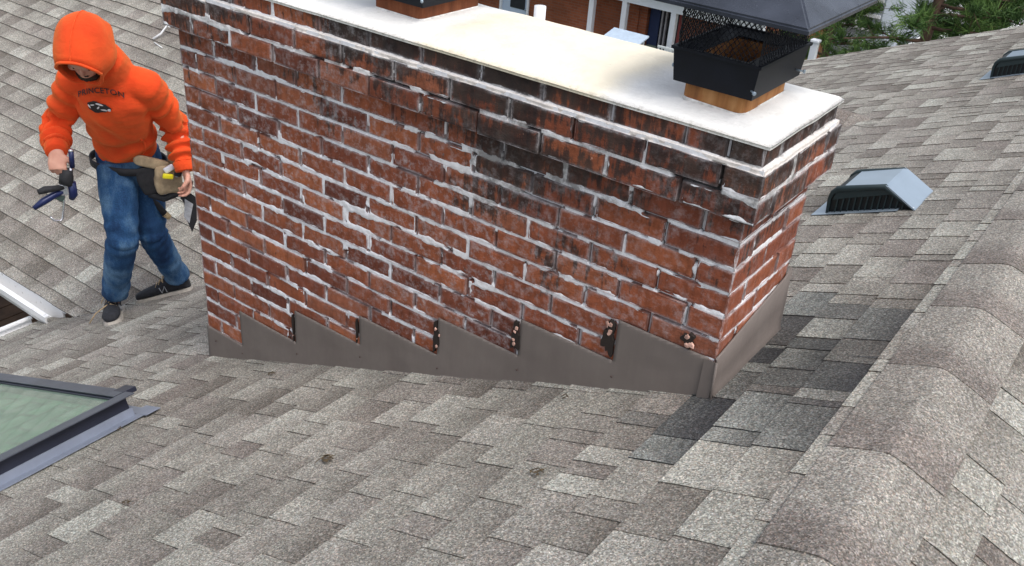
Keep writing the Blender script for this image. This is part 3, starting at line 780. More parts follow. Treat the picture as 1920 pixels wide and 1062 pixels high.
# ------------------------------------------------------------------ roof furniture
def onA(x, y, h=0): return Vector((x, y, Z0 + S0 * x)) + Vector((-S0 * CS, 0, CS)) * h
AX_S = Vector((CS, 0, S0 * CS)); AX_Y = Vector((0, 1, 0)); AX_N = Vector((-S0 * CS, 0, CS))
MA = Matrix((AX_S, AX_Y, AX_N)).transposed()      # columns: up-slope, along ridge, normal
def skylight():
    x1, x0, y1, y0 = -1.905, -3.10, -.515, -1.45
    L = (x1 - x0) / CS; W = y1 - y0; C0 = onA((x0 + x1) / 2, (y0 + y1) / 2)
    r = root('skylight', tuple(C0)); tag(r, 'dark framed skylight with greenish glass at the lower left, lying in the shingles', 'skylight')
    P = lambda a, b, c: C0 + MA @ Vector((a, b, c))
    mb = MB(); fw = .034; H = .098
    prof = lambda s: None
    mb.box(P(L / 2 - fw / 2, 0, H / 2), (fw, W, H), MA, .004); mb.box(P(-L / 2 + fw / 2, 0, H / 2), (fw, W, H), MA, .004)
    mb.box(P(0, W / 2 - fw / 2, H / 2 - .001), (L - 2 * fw - .001, fw, H - .004), MA, .004); mb.box(P(0, -W / 2 + fw / 2, H / 2 - .001), (L - 2 * fw - .001, fw, H - .004), MA, .004)
    mb.build('frame', M_SKYF, r)
    mb = MB()
    mb.box(P(L / 2 + .012, .0, H + .003), (.06, W + .03, .004), MA); mb.box(P(-.02, W / 2 + .0, H + .0025), (L - .02, .052, .0038), MA)
    mb.build('cover_strip', M_SKYC, r)
    mb = MB(); mb.box(P(L / 2 + .022, .02, .0145), (.046, W + .05, .003), MA); mb.box(P(L / 2 + .004, .0, .030), (.005, W + .01, .035), MA)
    mb.box(P(0, W / 2 + .03, .0135), (L + .05, .06, .003), MA); mb.build('apron', M_SKYE, r)
    mm = Mat('green_pattern', .7)  # green panel with a shingle-like pattern below the pane
    br = mm.n('TexBrick', Vector=mm.n('Mapping', Vector=mm.co(), Rotation=(0, 0, R(90))).outputs[0], Scale=1.0, Mortar__Size=.014, Brick__Width=.16, Row__Height=.105, Mortar__Smooth=1.0, Color1=(.03, .17, .085), Color2=(.10, .31, .165), Mortar=(.012, .07, .04))
    wv = mm.n('Mapping', Vector=mm.mix(.03, mm.co(), mm.noise(5, 2, out=1)), Rotation=(0, 0, R(90))); mm.nt.links.new(wv.outputs[0], br.inputs['Vector'])
    cc = mm.mix(1, br.outputs[0], mm.ramp(mm.noise(9, 5), [(.3, .6), (.7, 1.25)]), 'MULTIPLY'); mm.col(cc).bump(br.outputs[1], -.4, .02)
    MB().box(P(0, 0, .045), (L - 2 * fw, W - 2 * fw, .004), MA).build('pattern_panel', mm.m, r)
    g = Mat('green_pane', .03, (.75, .93, .80)); g.b.inputs['Transmission Weight'].default_value = .85; g.b.inputs['IOR'].default_value = 1.45; g.b.inputs['Specular IOR Level'].default_value = .2
    MB().box(P(0, 0, .086), (L - 2 * fw - .001, W - 2 * fw - .001, .006), MA).build('pane', g.m, r)
    MB().box(P(L / 2 + .015, W / 2 + .045, .0155), (.10, .06, .002), MA).build('corner_apron', M_SKYE, r)
    MB().box(P(L / 2 - .06, W / 2 + .034, H - .004), (.075, .05, .018), MA, .003).build('corner_cap', M_SKYF, r)
skylight()
def roof_vent(X0, Y0, label):
    b = onA(X0, Y0); r = root('roof_vent', tuple(b)); tag(r, label, 'roof vent', 'slant backed box vents on the near roof')
    def q(dx, dz, y): return Vector((X0 + dx, Y0 + y, Z0 + S0 * X0 + dz))
    D = .235
    out = [(-.004, -.004), (-.010, .075), (-.004, .100), (.014, .120), (.040, .130), (.180, .184), (.192, .180), (.306, .124)]
    # hood: thin galvanised shell over the outline
    mb = MB(); V = []; F = []; hood = [(.030, .131), (.181, .190), (.196, .186), (.315, .126)]
    for dx, dz in hood: V += [q(dx, dz, -.004), q(dx, dz, D + .004), q(dx + .004, dz - .008, D + .004), q(dx + .004, dz - .008, -.004)]
    for i in range(len(hood) - 1):
        for k in range(4): F.append((i * 4 + k, i * 4 + (k + 1) % 4, i * 4 + 4 + (k + 1) % 4, i * 4 + 4 + k))
    F += [(0, 1, 2, 3), tuple(range(len(V) - 4, len(V)))]
    mb.add(V, F); mb.build('hood', M_ZINC, r)
    # dark body: frame around the side opening, recessed face behind
    mb = MB()
    def prof_ring(pts, y0, y1, inn):
        cx = sum(p[0] for p in pts) / len(pts); n = len(pts)
    inner = [(.012, .012), (.012, .072), (.022, .080), (.182, .134), (.268, .122)]
    V = [q(a, b_, .012) for a, b_ in out] ; mb.prism([q(a, b_, 0) for a, b_ in out], (0, .014, 0), (0, D - .014, 0)); mb.build('body', M_VDARK, r)
    # rounded front rim, top rail and foot rail on both open sides
    for y in (0, D - .008):
        mb = MB(); pts = [q(-.004, -.004, y + .004), q(-.010, .070, y + .004), q(-.004, .098, y + .004), q(.014, .118, y + .004), q(.040, .128, y + .004), q(.180, .181, y + .004), q(.303, .124, y + .004)]
        mb.tube(pts, [.006, .007, .009, .012, .013, .012, .005], 8)
        mb.tube([q(0, .004, y + .004), q(.300, .122, y + .004)], .004, 6)
        # deep head rail (solid top third of the side)
        mb.prism([q(.004, .070, y), q(.014, .112, y), (q(.040, .128, y)), q(.180, .180, y), q(.214, .162, y), q(.05, .092, y)], (0, .001, 0), (0, .009, 0))
        mb.build('rim', M_VPIN, r)
    for y in (.002, D - .010):
        mb = MB()
        for k in range(12):
            dx = .022 + .0215 * k; zb = dx * S0 + .002; zt = min(.075 + dx * .39, .184 - max(0, dx - .185) * .47)
            if zt - zb < .01: continue
            mb.box(q(dx, (zb + zt) / 2, y + .004), (.0042, .007, zt - zb))
        mb.build('grille', M_VPIN, r)
    mb = MB()
    for k in range(9): mb.box(q(-.006, .042, .02 + k * .0245), (.007, .004, .07))
    mb.build('grille', M_VPIN, r)
    MB().box(onA(X0 + .10, Y0 + D / 2 - .004, .0115) , (.33, D + .028, .002), MA).build('base_flange', M_ZINC, r)
    MB().ball(q(.296, .131, .006), .005, 8).build('rivet', M_WHITE, r)
roof_vent(-.262, 1.538, 'slant-backed metal roof vent with dark side grille, just right of the brick chimney')
roof_vent(-.215, 4.048, 'metal roof vent far up the roof, cut off by the right edge of the photo')
# white vent pipe poking up behind the crown
r = root('vent_pipe', (-2.14, 2.2, -1.46)); tag(r, 'short white plastic vent pipe standing up behind the chimney crown', 'pipe')
mb = MB(); mb.tube([(-2.14, 2.2, -1.5), (-2.145, 2.2, -.465)], .031, 20); mb.build('pipe', M_WHITE, r)
MB().tube([(-2.14, 2.2, -1.5), (-2.14, 2.2, -1.36), (-2.14, 2.2, -1.34)], [.05, .045, .034], 20).build('boot', M_VDARK, r)
# small bent metal clip lying on the far slope
pB = lambda x, y, h=0: Vector((x, y, -2.3539 + S0 * y)) + Vector((0, -S0 * CS, CS)) * h
mb = MB(); mb.tube([pB(-5.66, 2.24, .02), pB(-5.63, 2.30, .035), pB(-5.61, 2.36, .07), pB(-5.585, 2.365, .06)], .008, 6); mb.tube([pB(-5.62, 2.22, .015), pB(-5.50, 2.20, .012)], .004, 5)
tag(mb.build('metal_clip', M_WHITE), 'small bent whitish metal clip lying on the far shingles beside the chimney top', 'clip')
# bits of debris
M_LEAF = simple('dry_leaf', (.085, .060, .032), .9, 0, .5, 60)
def debris(x, y, seed, lab, k=5, sz=1.0):
    sz *= .62
    rr = random.Random(seed); mb = MB()
    for i in range(k):
        a = rr.uniform(0, 6.3); c = onA(x, y, .013) + AX_S * rr.uniform(-.018, .018) * sz + AX_Y * rr.uniform(-.02, .02) * sz
        d = AX_S * math.cos(a) + AX_Y * math.sin(a); e = AX_N.cross(d); l = rr.uniform(.008, .022) * sz; w_ = rr.uniform(.003, .008) * sz
        mb.add([c - d * l, c + e * w_ + AX_N * rr.uniform(0, .004), c + d * l, c - e * w_ + AX_N * rr.uniform(0, .004)], [(0, 1, 2), (0, 2, 3)])
    mb.tube([onA(x, y, .014) - AX_S * .03 * sz, onA(x, y, .018) + AX_Y * .01, onA(x, y, .014) + AX_S * .03 * sz], .0013, 5)
    tag(mb.build('dry_leaves', M_LEAF), lab, 'dead leaves')
debris(-.87, -.555, 1, 'brown scrap of dead leaves lying below the middle of the flashing, largest of the scraps', 9, 1.6)
debris(-.24, -.465, 2, 'small brown leaf scrap on the shingles below the right end of the flashing', 6, 1.1)
debris(-1.62, -.12, 3, 'dark leaf scrap on the shingles just in front of the left part of the flashing', 5, 1.0)
debris(-1.30, -.92, 4, 'dark leaf scrap on the shingles to the right of the skylight', 5, .9)
debris(-.40, .045 - .14, 5, 'tiny dark scrap close under the middle of the grey flashing', 4, .7)
debris(-1.86, -1.02 + .42, 6, 'tiny dark scrap close to the corner of the skylight apron', 4, .6)

# ------------------------------------------------------------------ the roofer
def remesh(mb, vox, smooth=4, name='tmp', fac=.5):
    o = mb.build(name, None); md = o.modifiers.new('r', 'REMESH'); md.mode = 'VOXEL'; md.voxel_size = vox; md.use_smooth_shade = True
    if smooth: s = o.modifiers.new('s', 'SMOOTH'); s.iterations = smooth; s.factor = fac
    dg = bpy.context.evaluated_depsgraph_get(); ev = o.evaluated_get(dg); me = bpy.data.meshes.new_from_object(ev)
    bpy.data.objects.remove(o); return me
def vco(me):
    a = np.empty(len(me.vertices) * 3); me.vertices.foreach_get('co', a); n = np.empty(len(me.vertices) * 3)
    me.vertices.foreach_get('normal', n); return a.reshape(-1, 3), n.reshape(-1, 3)
def setco(me, a): me.vertices.foreach_set('co', a.ravel()); me.update(); me.polygons.foreach_set('use_smooth', [True] * len(me.polygons))
man = root('person', (-3.42, .46, -2.06)); OM = Vector(man['_o'])
tag(man, 'roofer in an orange hooded sweatshirt and blue jeans walking beside the chimney, head bowed', 'person')
def fin(me, name, m, parent=None, loc=True):
    me.transform(Matrix.Translation(-OM)); me.materials.clear(); return link(name, me, m, parent or man)
V3 = Vector
shR, elR, wrR = V3((-3.275, .225, -.722)), V3((-3.424, .195, -.955)), V3((-3.262, .085, -1.012))
shL, elL, wrL = V3((-3.025, .425, -.722)), V3((-3.125, .62, -.989)), V3((-3.020, .572, -1.172))
hipR_, knR, anR = V3((-3.365, .425, -1.20)), V3((-3.262, .338, -1.55)), V3((-3.485, .375, -1.985))
hipL_, knL, anL = V3((-3.375, .575, -1.22)), V3((-3.302, .528, -1.60)), V3((-3.372, .690, -1.95))
f = V3((.43, -.60, -.68)).normalized(); lat = V3((.80, .57, -.13)); lat = (lat - f * lat.dot(f)).normalized(); hu = lat.cross(f); hu = hu if hu.z > 0 else -hu
hc = V3((-3.022, .152, -.525)); MH = Matrix((lat, f, hu)).transposed()
latT = V3((.80, .59, .0)).normalized()
neckb = V3((-3.128, .318, -.665))
# body: one continuous skin surface
mb = MB()
mb.ball(hc - f * .012 + hu * .012, (.074, .092, .096), 20, MH)
mb.ball(hc + f * .018 - hu * .050, (.052, .062, .058), 16, MH)          # jaw
mb.ball(hc + f * .074 - hu * .022, (.013, .018, .024), 10, MH)          # nose
mb.ball(hc + f * .060 + hu * .018, (.052, .020, .014), 12, MH)          # brow
for s in (-1, 1):
    mb.ball(hc + lat * s * .046 + f * .048 - hu * .028, (.020, .020, .018), 10, MH)     # cheeks
    mb.ball(hc + lat * s * .078 - hu * .012, (.010, .018, .028), 10, MH)                # ears
mb.ball(hc + f * .068 - hu * .062, (.024, .014, .010), 10, MH)          # lips
mb.tube([hc - hu * .05 - f * .01, neckb + V3((.03, -.04, .03)), neckb - V3((0, 0, .04))], [.055, .056, .07], 14)
mb.tube([neckb - V3((0, 0, .02)), V3((-3.15, .33, -.80)), V3((-3.25, .40, -1.0)), V3((-3.34, .48, -1.13)), V3((-3.37, .50, -1.24))], [(.09, .06), (.11, .065), (.075, .05), (.065, .045), (.075, .055)], 20, up=latT)
for a, b, c, s in ((shR, elR, wrR, 1), (shL, elL, wrL, 1)):
    mb.tube([neckb - V3((0, 0, .04)), a, (a + b) / 2, b, (b + c) / 2, c], [.05, .055, .048, .040, .036, .027], 12)
for a, b, c in ((hipR_, knR, anR), (hipL_, knL, anL)):
    mb.tube([a, (a + b) / 2, b, b * .6 + c * .4, c], [.075, .072, .052, .052, .036], 12); mb.ball(c, (.04, .04, .05), 10)
def hand(w_, d, side, palmn, curls, spread=.5, ln=1.0):
    """w_: wrist, d: direction of the hand, side: towards the thumb, palmn: palm normal (fingers curl towards it)"""
    d = V3(d).normalized(); side = V3(side); side = (side - d * side.dot(d)).normalized(); pn = V3(palmn); pn = (pn - d * pn.dot(d) - side * pn.dot(side)).normalized()
    M_ = Matrix((side, d, pn)).transposed()
    mb.tube([w_ - d * .02, w_ + d * .02, w_ + d * .05, w_ + d * .085], [(.026, .019), (.036, .017), (.042, .016), (.040, .013)], 14, up=side)
    for i, (off, L) in enumerate(((.030, .070), (.010, .078), (-.010, .073), (-.029, .058))):
        p = w_ + d * (.082 - abs(i - 1) * .004) + side * off; c = curls[i]; dirv = d.copy(); pts = [p - d * .02, p]; ang = 0
        for seg, fr in enumerate((.45, .32, .23)):
            ang += c[seg]; dirv = d * math.cos(ang) + pn * math.sin(ang) + side * off * spread * 2
            pts.append(pts[-1] + dirv.normalized() * L * fr * ln)
        mb.tube(pts, [.0095, .0095, .0086, .0080, .0066], 8); mb.ball(pts[-1], .0064, 8)
    th = [w_ + d * .028 + side * .028, w_ + d * .045 + side * .050 + pn * .012, w_ + d * .066 + side * .052 + pn * .036, w_ + d * .082 + side * .040 + pn * .052]
    mb.tube(th, [.014, .0125, .0108, .0082], 8); mb.ball(th[-1], .008, 8)
DN = V3((0, 0, -1)); TC = V3((.833, -.479, .275)); IR = V3((.51, .861, 0))
hand(wrR, DN * .85 + TC * .45 - IR * .05, IR * 1.0 + TC * .3, IR * .35 - TC * .9, [(.7, .9, .5), (.8, 1.0, .6), (.9, 1.0, .6), (1.0, 1.0, .6)])
hand(wrL, DN * .96 + TC * .15 + IR * .1, TC * .9 + IR * .1, -IR * .9 + TC * .1, [(.45, .7, .5), (.5, .8, .5), (.55, .8, .5), (.6, .9, .5)])
me = remesh(mb, .0048, 2)
ms = Mat('skin', .55); ms.b.inputs['Subsurface Weight'].default_value = .08; ms.b.inputs['Subsurface Radius'].default_value = (.02, .008, .005)
ms.col(ms.ramp(ms.noise(18, 4), [(.3, (.50, .235, .165)), (.7, (.64, .34, .25))])); ms.bump(ms.noise(120, 3), .2, .002)
fin(me, 'body', ms.m)
# eyes, hair and beard
mb = MB()
for s in (-1, 1): mb.ball(hc + lat * s * .031 + f * .0575 - hu * .002, .0115, 12)
mw = Mat('eye_white', .2, (.6, .57, .54)); 
for s in (-1, 1):
    e = MB().ball(hc + lat * s * .031 + f * .0585 - hu * .003, .0115, 12).build('eye', mw.m, man)
    MB().ball(hc + lat * s * .031 + f * .0675 - hu * .006, (.0055, .0055, .0055), 10).build('iris', simple('iris', (.03, .02, .015), .2), man)
M_HAIR = simple('dark_beard', (.030, .018, .012), .95, 0, .5, 140, .8, 260)
mb = MB(); mb.ball(hc + f * .036 - hu * .082, (.052, .048, .034), 16, MH); mb.ball(hc + f * .074 - hu * .049, (.026, .008, .006), 10, MH)
for s in (-1, 1): mb.ball(hc + f * .008 + lat * s * .060 - hu * .052, (.016, .035, .045), 12, MH)
me = remesh(mb, .004, 1); a, n = vco(me); a = a + n * (.0025 * vn(a, 160, 3))[:, None]; setco(me, a); fin(me, 'beard', M_HAIR)
mb = MB(); mb.ball(hc - f * .034 + hu * .030, (.079, .094, .090), 16, MH); me = remesh(mb, .005, 1); fin(me, 'hair', M_HAIR)
# hoodie
mo = Mat('orange_fleece', .92, spec=.15)
mo.b.inputs['Sheen Weight'].default_value = .3; mo.b.inputs['Sheen Roughness'].default_value = .6; mo.b.inputs['Sheen Tint'].default_value = (1, .55, .16, 1)  # yellow sheen tint imitates overexposed highlights on the cloth
mo.col(mo.ramp(mo.noise(7, 5), [(.3, (.60, .046, .012)), (.7, (.78, .076, .017))])); wrp = mo.mapv((1, 1, 2.6), mo.mix(.12, mo.co(), mo.noise(4, 2, out=1)))
mo.bump(mo.math('ADD', mo.math('MULTIPLY', mo.noise(260, 2), .12), mo.math('ADD', mo.noise(9, 3, v=wrp, rough=.45), mo.math('MULTIPLY', mo.noise(26, 3), .35))), .6, .016)
M_OR = mo.m
mb = MB()
spine = [(-3.366, .492, -1.165), (-3.362, .487, -1.135), (-3.338, .470, -1.085), (-3.285, .430, -1.00), (-3.225, .380, -.915), (-3.172, .338, -.835), (-3.140, .318, -.765), (-3.128, .316, -.705), (-3.122, .312, -.655)]
rad = [(.132, .104), (.142, .114), (.148, .118), (.146, .114), (.150, .114), (.160, .116), (.156, .108), (.118, .092), (.078, .074)]
mb.tube(spine, rad, 28, up=latT)
L5 = lambda a, b, t: a + (b - a) * t
for a, b, c, s in ((shR, elR, wrR, -1), (shL, elL, wrL, 1)):
    inn = neckb - V3((0, 0, .045)) + latT * s * .05
    mb.tube([inn, L5(inn, a, .6) + V3((0, 0, .006)), a, L5(a, b, .35), L5(a, b, .75), b - L5(a, b, .5) * 0, L5(b, c, .35), L5(b, c, .68), L5(b, c, .80), L5(b, c, .84), L5(b, c, 1.0)],
            [.070, .074, .075, .069, .063, .063, .059, .054, .052, .043, .040], 20)
mb.tube([neckb - V3((0, 0, .04)), neckb + V3((.01, -.015, .02)), neckb + V3((.045, -.06, .075)), hc - hu * .085 - f * .045], [.112, .106, .098, .086], 20)
me = remesh(mb, .008, 2)
a, n = vco(me)
def seg_t(P, A, B):
    A = np.array(A); B = np.array(B); d = B - A; t = np.clip(((P - A) @ d) / (d @ d), 0, 1); q = A + t[:, None] * d; return t, np.linalg.norm(P - q, axis=1)
disp = .004 * fbm(a, 9, 4, 2)
for (A1, B1, C1, sd_) in ((shR, elR, wrR, 3), (shL, elL, wrL, 8)):
    t1, d1 = seg_t(a, A1, B1); t2, d2 = seg_t(a, B1, C1)
    wa = np.clip((.125 - d1) / .03, 0, 1) * (t1 > .05); wb = np.clip((.11 - d2) / .03, 0, 1) * (t2 > .02) * (t2 < .82)
    ph = 2.2 * vn(a, 7, sd_)
    fo1 = np.sin(t1 * 20 + ph * 2.2) * (.3 + .7 * t1) * .013; fo2 = np.sin(t2 * 24 + ph * 2.6) * .014
    disp = disp + wa * fo1 * (t1 < 1) + wb * fo2 * (t2 > 0)
# torso folds: radiate from the armpit to the belly, bulge over the hem
t, d = seg_t(a, V3((-3.362, .487, -1.135)), V3((-3.13, .318, -.72)))
u = (a - np.array(neckb)) @ np.array(latT); tor = np.clip((.24 - d) / .05, 0, 1) * np.clip((t - .0) * 6, 0, 1) * np.clip((1 - t) * 3, 0, 1)
disp = disp + tor * (.020 * np.sin(u * 34 + t * 13 + 2.6 * vn(a, 5, 2)) * np.clip(.30 + vn(a, 4.5, 8), 0, 1) + .018 * np.sin(u * 17 - t * 20 + 3 * vn(a, 6, 5)) * np.clip(1.0 - 1.2 * t, .15, 1))
disp = disp + .010 * np.clip(1 - abs(t - .13) / .10, 0, 1) * (d < .24) * (t > 0)
a = a + n * disp[:, None]; setco(me, a)
hood_bvh_me = me.copy()
hoodie = fin(me, 'hoodie', M_OR)
from mathutils.bvhtree import BVHTree
bmq = bmesh.new(); bmq.from_mesh(hood_bvh_me); bvh = BVHTree.FromBMesh(bmq)
# hood
NT, NP = 26, 44; V = []; F = []
for i in range(NT):
    th = R(50) + (R(180) - R(50)) * (i / (NT - 1)) ** .9
    for k in range(NP):
        ph = 2 * math.pi * k / NP; x, y = math.cos(ph), math.sin(ph); r_ = math.sin(th)
        rx, ry = .116, (.150 if y > 0 else .150)
        p = lat * (x * r_ * rx) + hu * (y * r_ * ry) + f * (math.cos(th) * (.150 if th > R(90) else .175))
        if i < 4 and y > .1: p += f * .020 * y * (4 - i) / 4 - hu * .012 * (4 - i) / 4
        if y < -.35: p = p * (1 - .10 * (-y - .35))
        crease = .0045 * math.sin(ph * 5 + i * .5) * (1 if y < .3 else .35) + .006 * float(vn([tuple(p)], 14, 5)[0])
        V.append(hc - f * .022 + hu * .012 + p * (1 + crease / .13))
for i in range(NT - 1):
    for k in range(NP): F.append((i * NP + k, i * NP + (k + 1) % NP, (i + 1) * NP + (k + 1) % NP, (i + 1) * NP + k))
mb = MB(); mb.add(V, F, True); ho = mb.build('hood', M_OR, man)
so = ho.modifiers.new('s', 'SOLIDIFY'); so.thickness = .009; so.offset = -1
rim = V[:NP] + V[:1]; MB().tube([p * 1.0 for p in rim], .0068, 8, False).build('hood_hem', M_OR, ho)
rim2 = V[2 * NP:3 * NP] + [V[2 * NP]]
seam = [V[i * NP + NP // 4] + hu * .0015 for i in range(0, NT - 2)]
MB().tube(seam, .0032, 6, False).build('hood_seam', M_OR, ho)
# cuffs, hem band, kangaroo pocket
for a_, b_ in ((elR, wrR), (elL, wrL)):
    p0, p1 = L5(a_, b_, .83), L5(a_, b_, 1.04); mb = MB(); mb.tube([p0, L5(p0, p1, .1), L5(p0, p1, .9), p1], [.0505, .0515, .047, .044], 20); o = mb.build('cuff', M_OR, hoodie)
mb = MB(); dn_ = (V3(spine[0]) - V3(spine[2])).normalized()
p0 = V3(spine[0]); mb.tube([p0 - dn_ * .028, p0 - dn_ * .018, p0 + dn_ * .022, p0 + dn_ * .028], [(.136, .110), (.141, .114), (.139, .112), (.134, .106)], 28, up=latT); mb.build('waistband', M_OR, hoodie)
def decal(pts2, F, C, U_, W_, N_, off, name, m, parent, flat=False):
    V = []
    for x, y in pts2:
        p = C + U_ * x + W_ * y; hit_ = bvh.ray_cast(p + N_ * .25, -N_, .6)[0]
        V.append((hit_ if hit_ is not None else p) + N_ * off)
    mb = MB(); mb.add(V, F, True); return mb.build(name, m, parent)
Nc = V3((.75, -.62, .25)).normalized(); Uc = V3((.62, .78, -.02)); Uc = (Uc - Nc * Uc.dot(Nc)).normalized(); Wc = Nc.cross(Uc); Wc = Wc if Wc.z > 0 else -Wc
M_PRINT = simple('black_print', (.018, .014, .014), .7, 0, .3, 40); M_PRW = simple('white_print', (.62, .58, .58), .7, 0, .2, 40)
def textmesh(s, size):
    cu = bpy.data.curves.new('t', 'FONT'); cu.body = s; cu.size = size; cu.align_x = 'CENTER'; cu.offset = size * .016; cu.space_character = 1.08; o = bpy.data.objects.new('t', cu); COL.objects.link(o)
    dg = bpy.context.evaluated_depsgraph_get(); me = bpy.data.meshes.new_from_object(o.evaluated_get(dg)); bpy.data.objects.remove(o)
    bm = bmesh.new(); bm.from_mesh(me); bmesh.ops.triangulate(bm, faces=bm.faces[:]); bmesh.ops.subdivide_edges(bm, edges=[e for e in bm.edges if e.calc_length() > size * .25], cuts=1); bmesh.ops.triangulate(bm, faces=bm.faces[:])
    P = [(v.co.x, v.co.y) for v in bm.verts]; bm.verts.index_update(); Fs = [tuple(v.index for v in q.verts) for q in bm.faces]; bm.free(); return P, Fs
Ct = V3((-3.045, .200, -.715))
P, Fs = textmesh('PRINCETON', .034)
P = [(x, y - 1.2 * x * x * 2.0) for x, y in P]
decal(P, Fs, Ct, Uc, Wc, Nc, .0085, 'chest_lettering', M_PRINT, hoodie)
Ce = V3((-3.065, .195, -.785))
def blob(rx, ry, n=28, s=0, rough=.12, dy=0, dx=0, rot=0):
    P = [(dx, dy)]; c, s_ = math.cos(rot), math.sin(rot)
    for rr_ in (.5, 1):
        for k in range(n):
            a_ = 2 * math.pi * k / n; q_ = rr_ * (1 + (rough * math.sin(3 * a_ + s) + rough * .6 * math.sin(7 * a_ + s)) * (rr_ == 1)); x, y = rx * q_ * math.cos(a_), ry * q_ * math.sin(a_)
            P.append((dx + x * c - y * s_, dy + x * s_ + y * c))
    F = [(0, 1 + k, 1 + (k + 1) % n) for k in range(n)] + [(1 + k, 1 + n + k, 1 + n + (k + 1) % n, 1 + (k + 1) % n) for k in range(n)]
    return P, F
P, Fs = blob(.048, .024, s=1, rot=-.18); decal(P, Fs, Ce, Uc, Wc, Nc, .0075, 'chest_emblem', M_PRINT, hoodie)
for i, (dx, dy, rx, ry, ro) in enumerate([(-.038, .004, .0035, .010, .5), (-.024, .010, .009, .003, .1), (.006, .013, .017, .004, -.3), (.000, -.002, .0035, .008, -.8), (.024, -.012, .014, .004, -.15), (.045, -.012, .007, .006, 0)]):
    P, Fs = blob(rx, ry, 12, i, .1, dy, dx, ro); decal(P, Fs, Ce, Uc, Wc, Nc, .0092, 'emblem_stroke', M_PRW, hoodie)
# drawstring ends
for s in (-.5, .6):
    c0 = hc - hu * .125 + f * .040 + lat * s * .035; h_ = bvh.ray_cast(c0 + Nc * .2, -Nc, .5)[0] or c0
    MB().tube([h_ + Nc * .006, h_ + Nc * .008 + DN * .028], .0042, 8).build('drawstring', M_PRW, hoodie)
# kangaroo pocket edge: slanted opening on the wearer's left
mb = MB(); pts = []
for i in range(9):
    t_ = i / 8; c0 = V3((-3.20, .43, -1.02)) + V3((-.05, .03, -.10)) * (t_) + latT * (.035 + .02 * math.sin(t_ * 3)); Np = V3((.84, -.5, .2)).normalized()
    h_ = bvh.ray_cast(c0 + Np * .3, -Np, .6)[0]
    if h_ is not None: pts.append(h_ + Np * .003)
if len(pts) > 2: mb.tube(pts, .0055, 6); mb.build('pocket_edge', M_OR, hoodie)
# jeans
mj = Mat('blue_denim', .85, spec=.2)
cj = mj.ramp(mj.noise(1, 5, v=mj.mapv((7, 7, 3)), rough=.6), [(.34, (.008, .027, .078)), (.5, (.022, .070, .165)), (.66, (.105, .195, .31))])
cj = mj.mix(mj.ramp(mj.noise(11, 4), [(.62, 0), (.76, .5)]), cj, (.05, .055, .06))
cj = mj.mix(1, cj, mj.ramp(mj.noise(200, 2), [(.3, .75), (.7, 1.25)]), 'MULTIPLY'); mj.col(cj); mj.bump(mj.math('ADD', mj.noise(300, 2), mj.math('MULTIPLY', mj.noise(1, 4, v=mj.mapv((14, 14, 40))), 1.2)), .4, .004)
mb = MB()
mb.tube([(-3.368, .497, -1.135), (-3.368, .500, -1.19), (-3.368, .502, -1.25), (-3.365, .500, -1.30)], [(.150, .115), (.158, .122), (.155, .122), (.12, .10)], 24, up=latT)
mb.tube([hipR_ + V3((0, 0, .0)), L5(hipR_, knR, .3), L5(hipR_, knR, .75), knR, L5(knR, anR, .3), L5(knR, anR, .7), L5(knR, anR, .90), L5(knR, anR, .97)], [.092, .095, .082, .077, .073, .066, .069, .066], 20)
mb.tube([hipL_, L5(hipL_, knL, .3), L5(hipL_, knL, .75), knL, L5(knL, anL, .3), L5(knL, anL, .7), L5(knL, anL, .9), L5(knL, anL, 1.0)], [.090, .092, .080, .075, .071, .066, .067, .063], 20)
me = remesh(mb, .0075, 3); a, n = vco(me); disp = .004 * fbm(a * np.array([1, 1, .45]), 9, 14, 2)
for (A1, B1, C1, sd_) in ((hipR_, knR, anR, 3), (hipL_, knL, anL, 8)):
    t1, d1 = seg_t(a, A1, B1); t2, d2 = seg_t(a, B1, C1); near = lambda d: np.clip((.13 - d) / .03, 0, 1)
    ph = 2.4 * vn(a, 6, sd_)
    disp = disp + near(d1) * (t1 < 1) * (np.sin(t1 * 26 + ph * 2 + 1.5 * vn(a, 14, 5)) * .0036 * (np.clip(t1 - .55, 0, 1) * 2 + .5 * np.clip(.35 - t1, 0, 1) * 2 + .25))
    disp = disp + near(d2) * (t2 > 0) * np.sin(t2 * 34 + ph * 2.4) * .0068 * (np.clip(.25 - t2, 0, 1) * 2.4 + np.clip(t2 - .55, 0, 1) * 2.2 + .15)
setco(me, a + n * disp[:, None]); fin(me, 'jeans', mj.m)
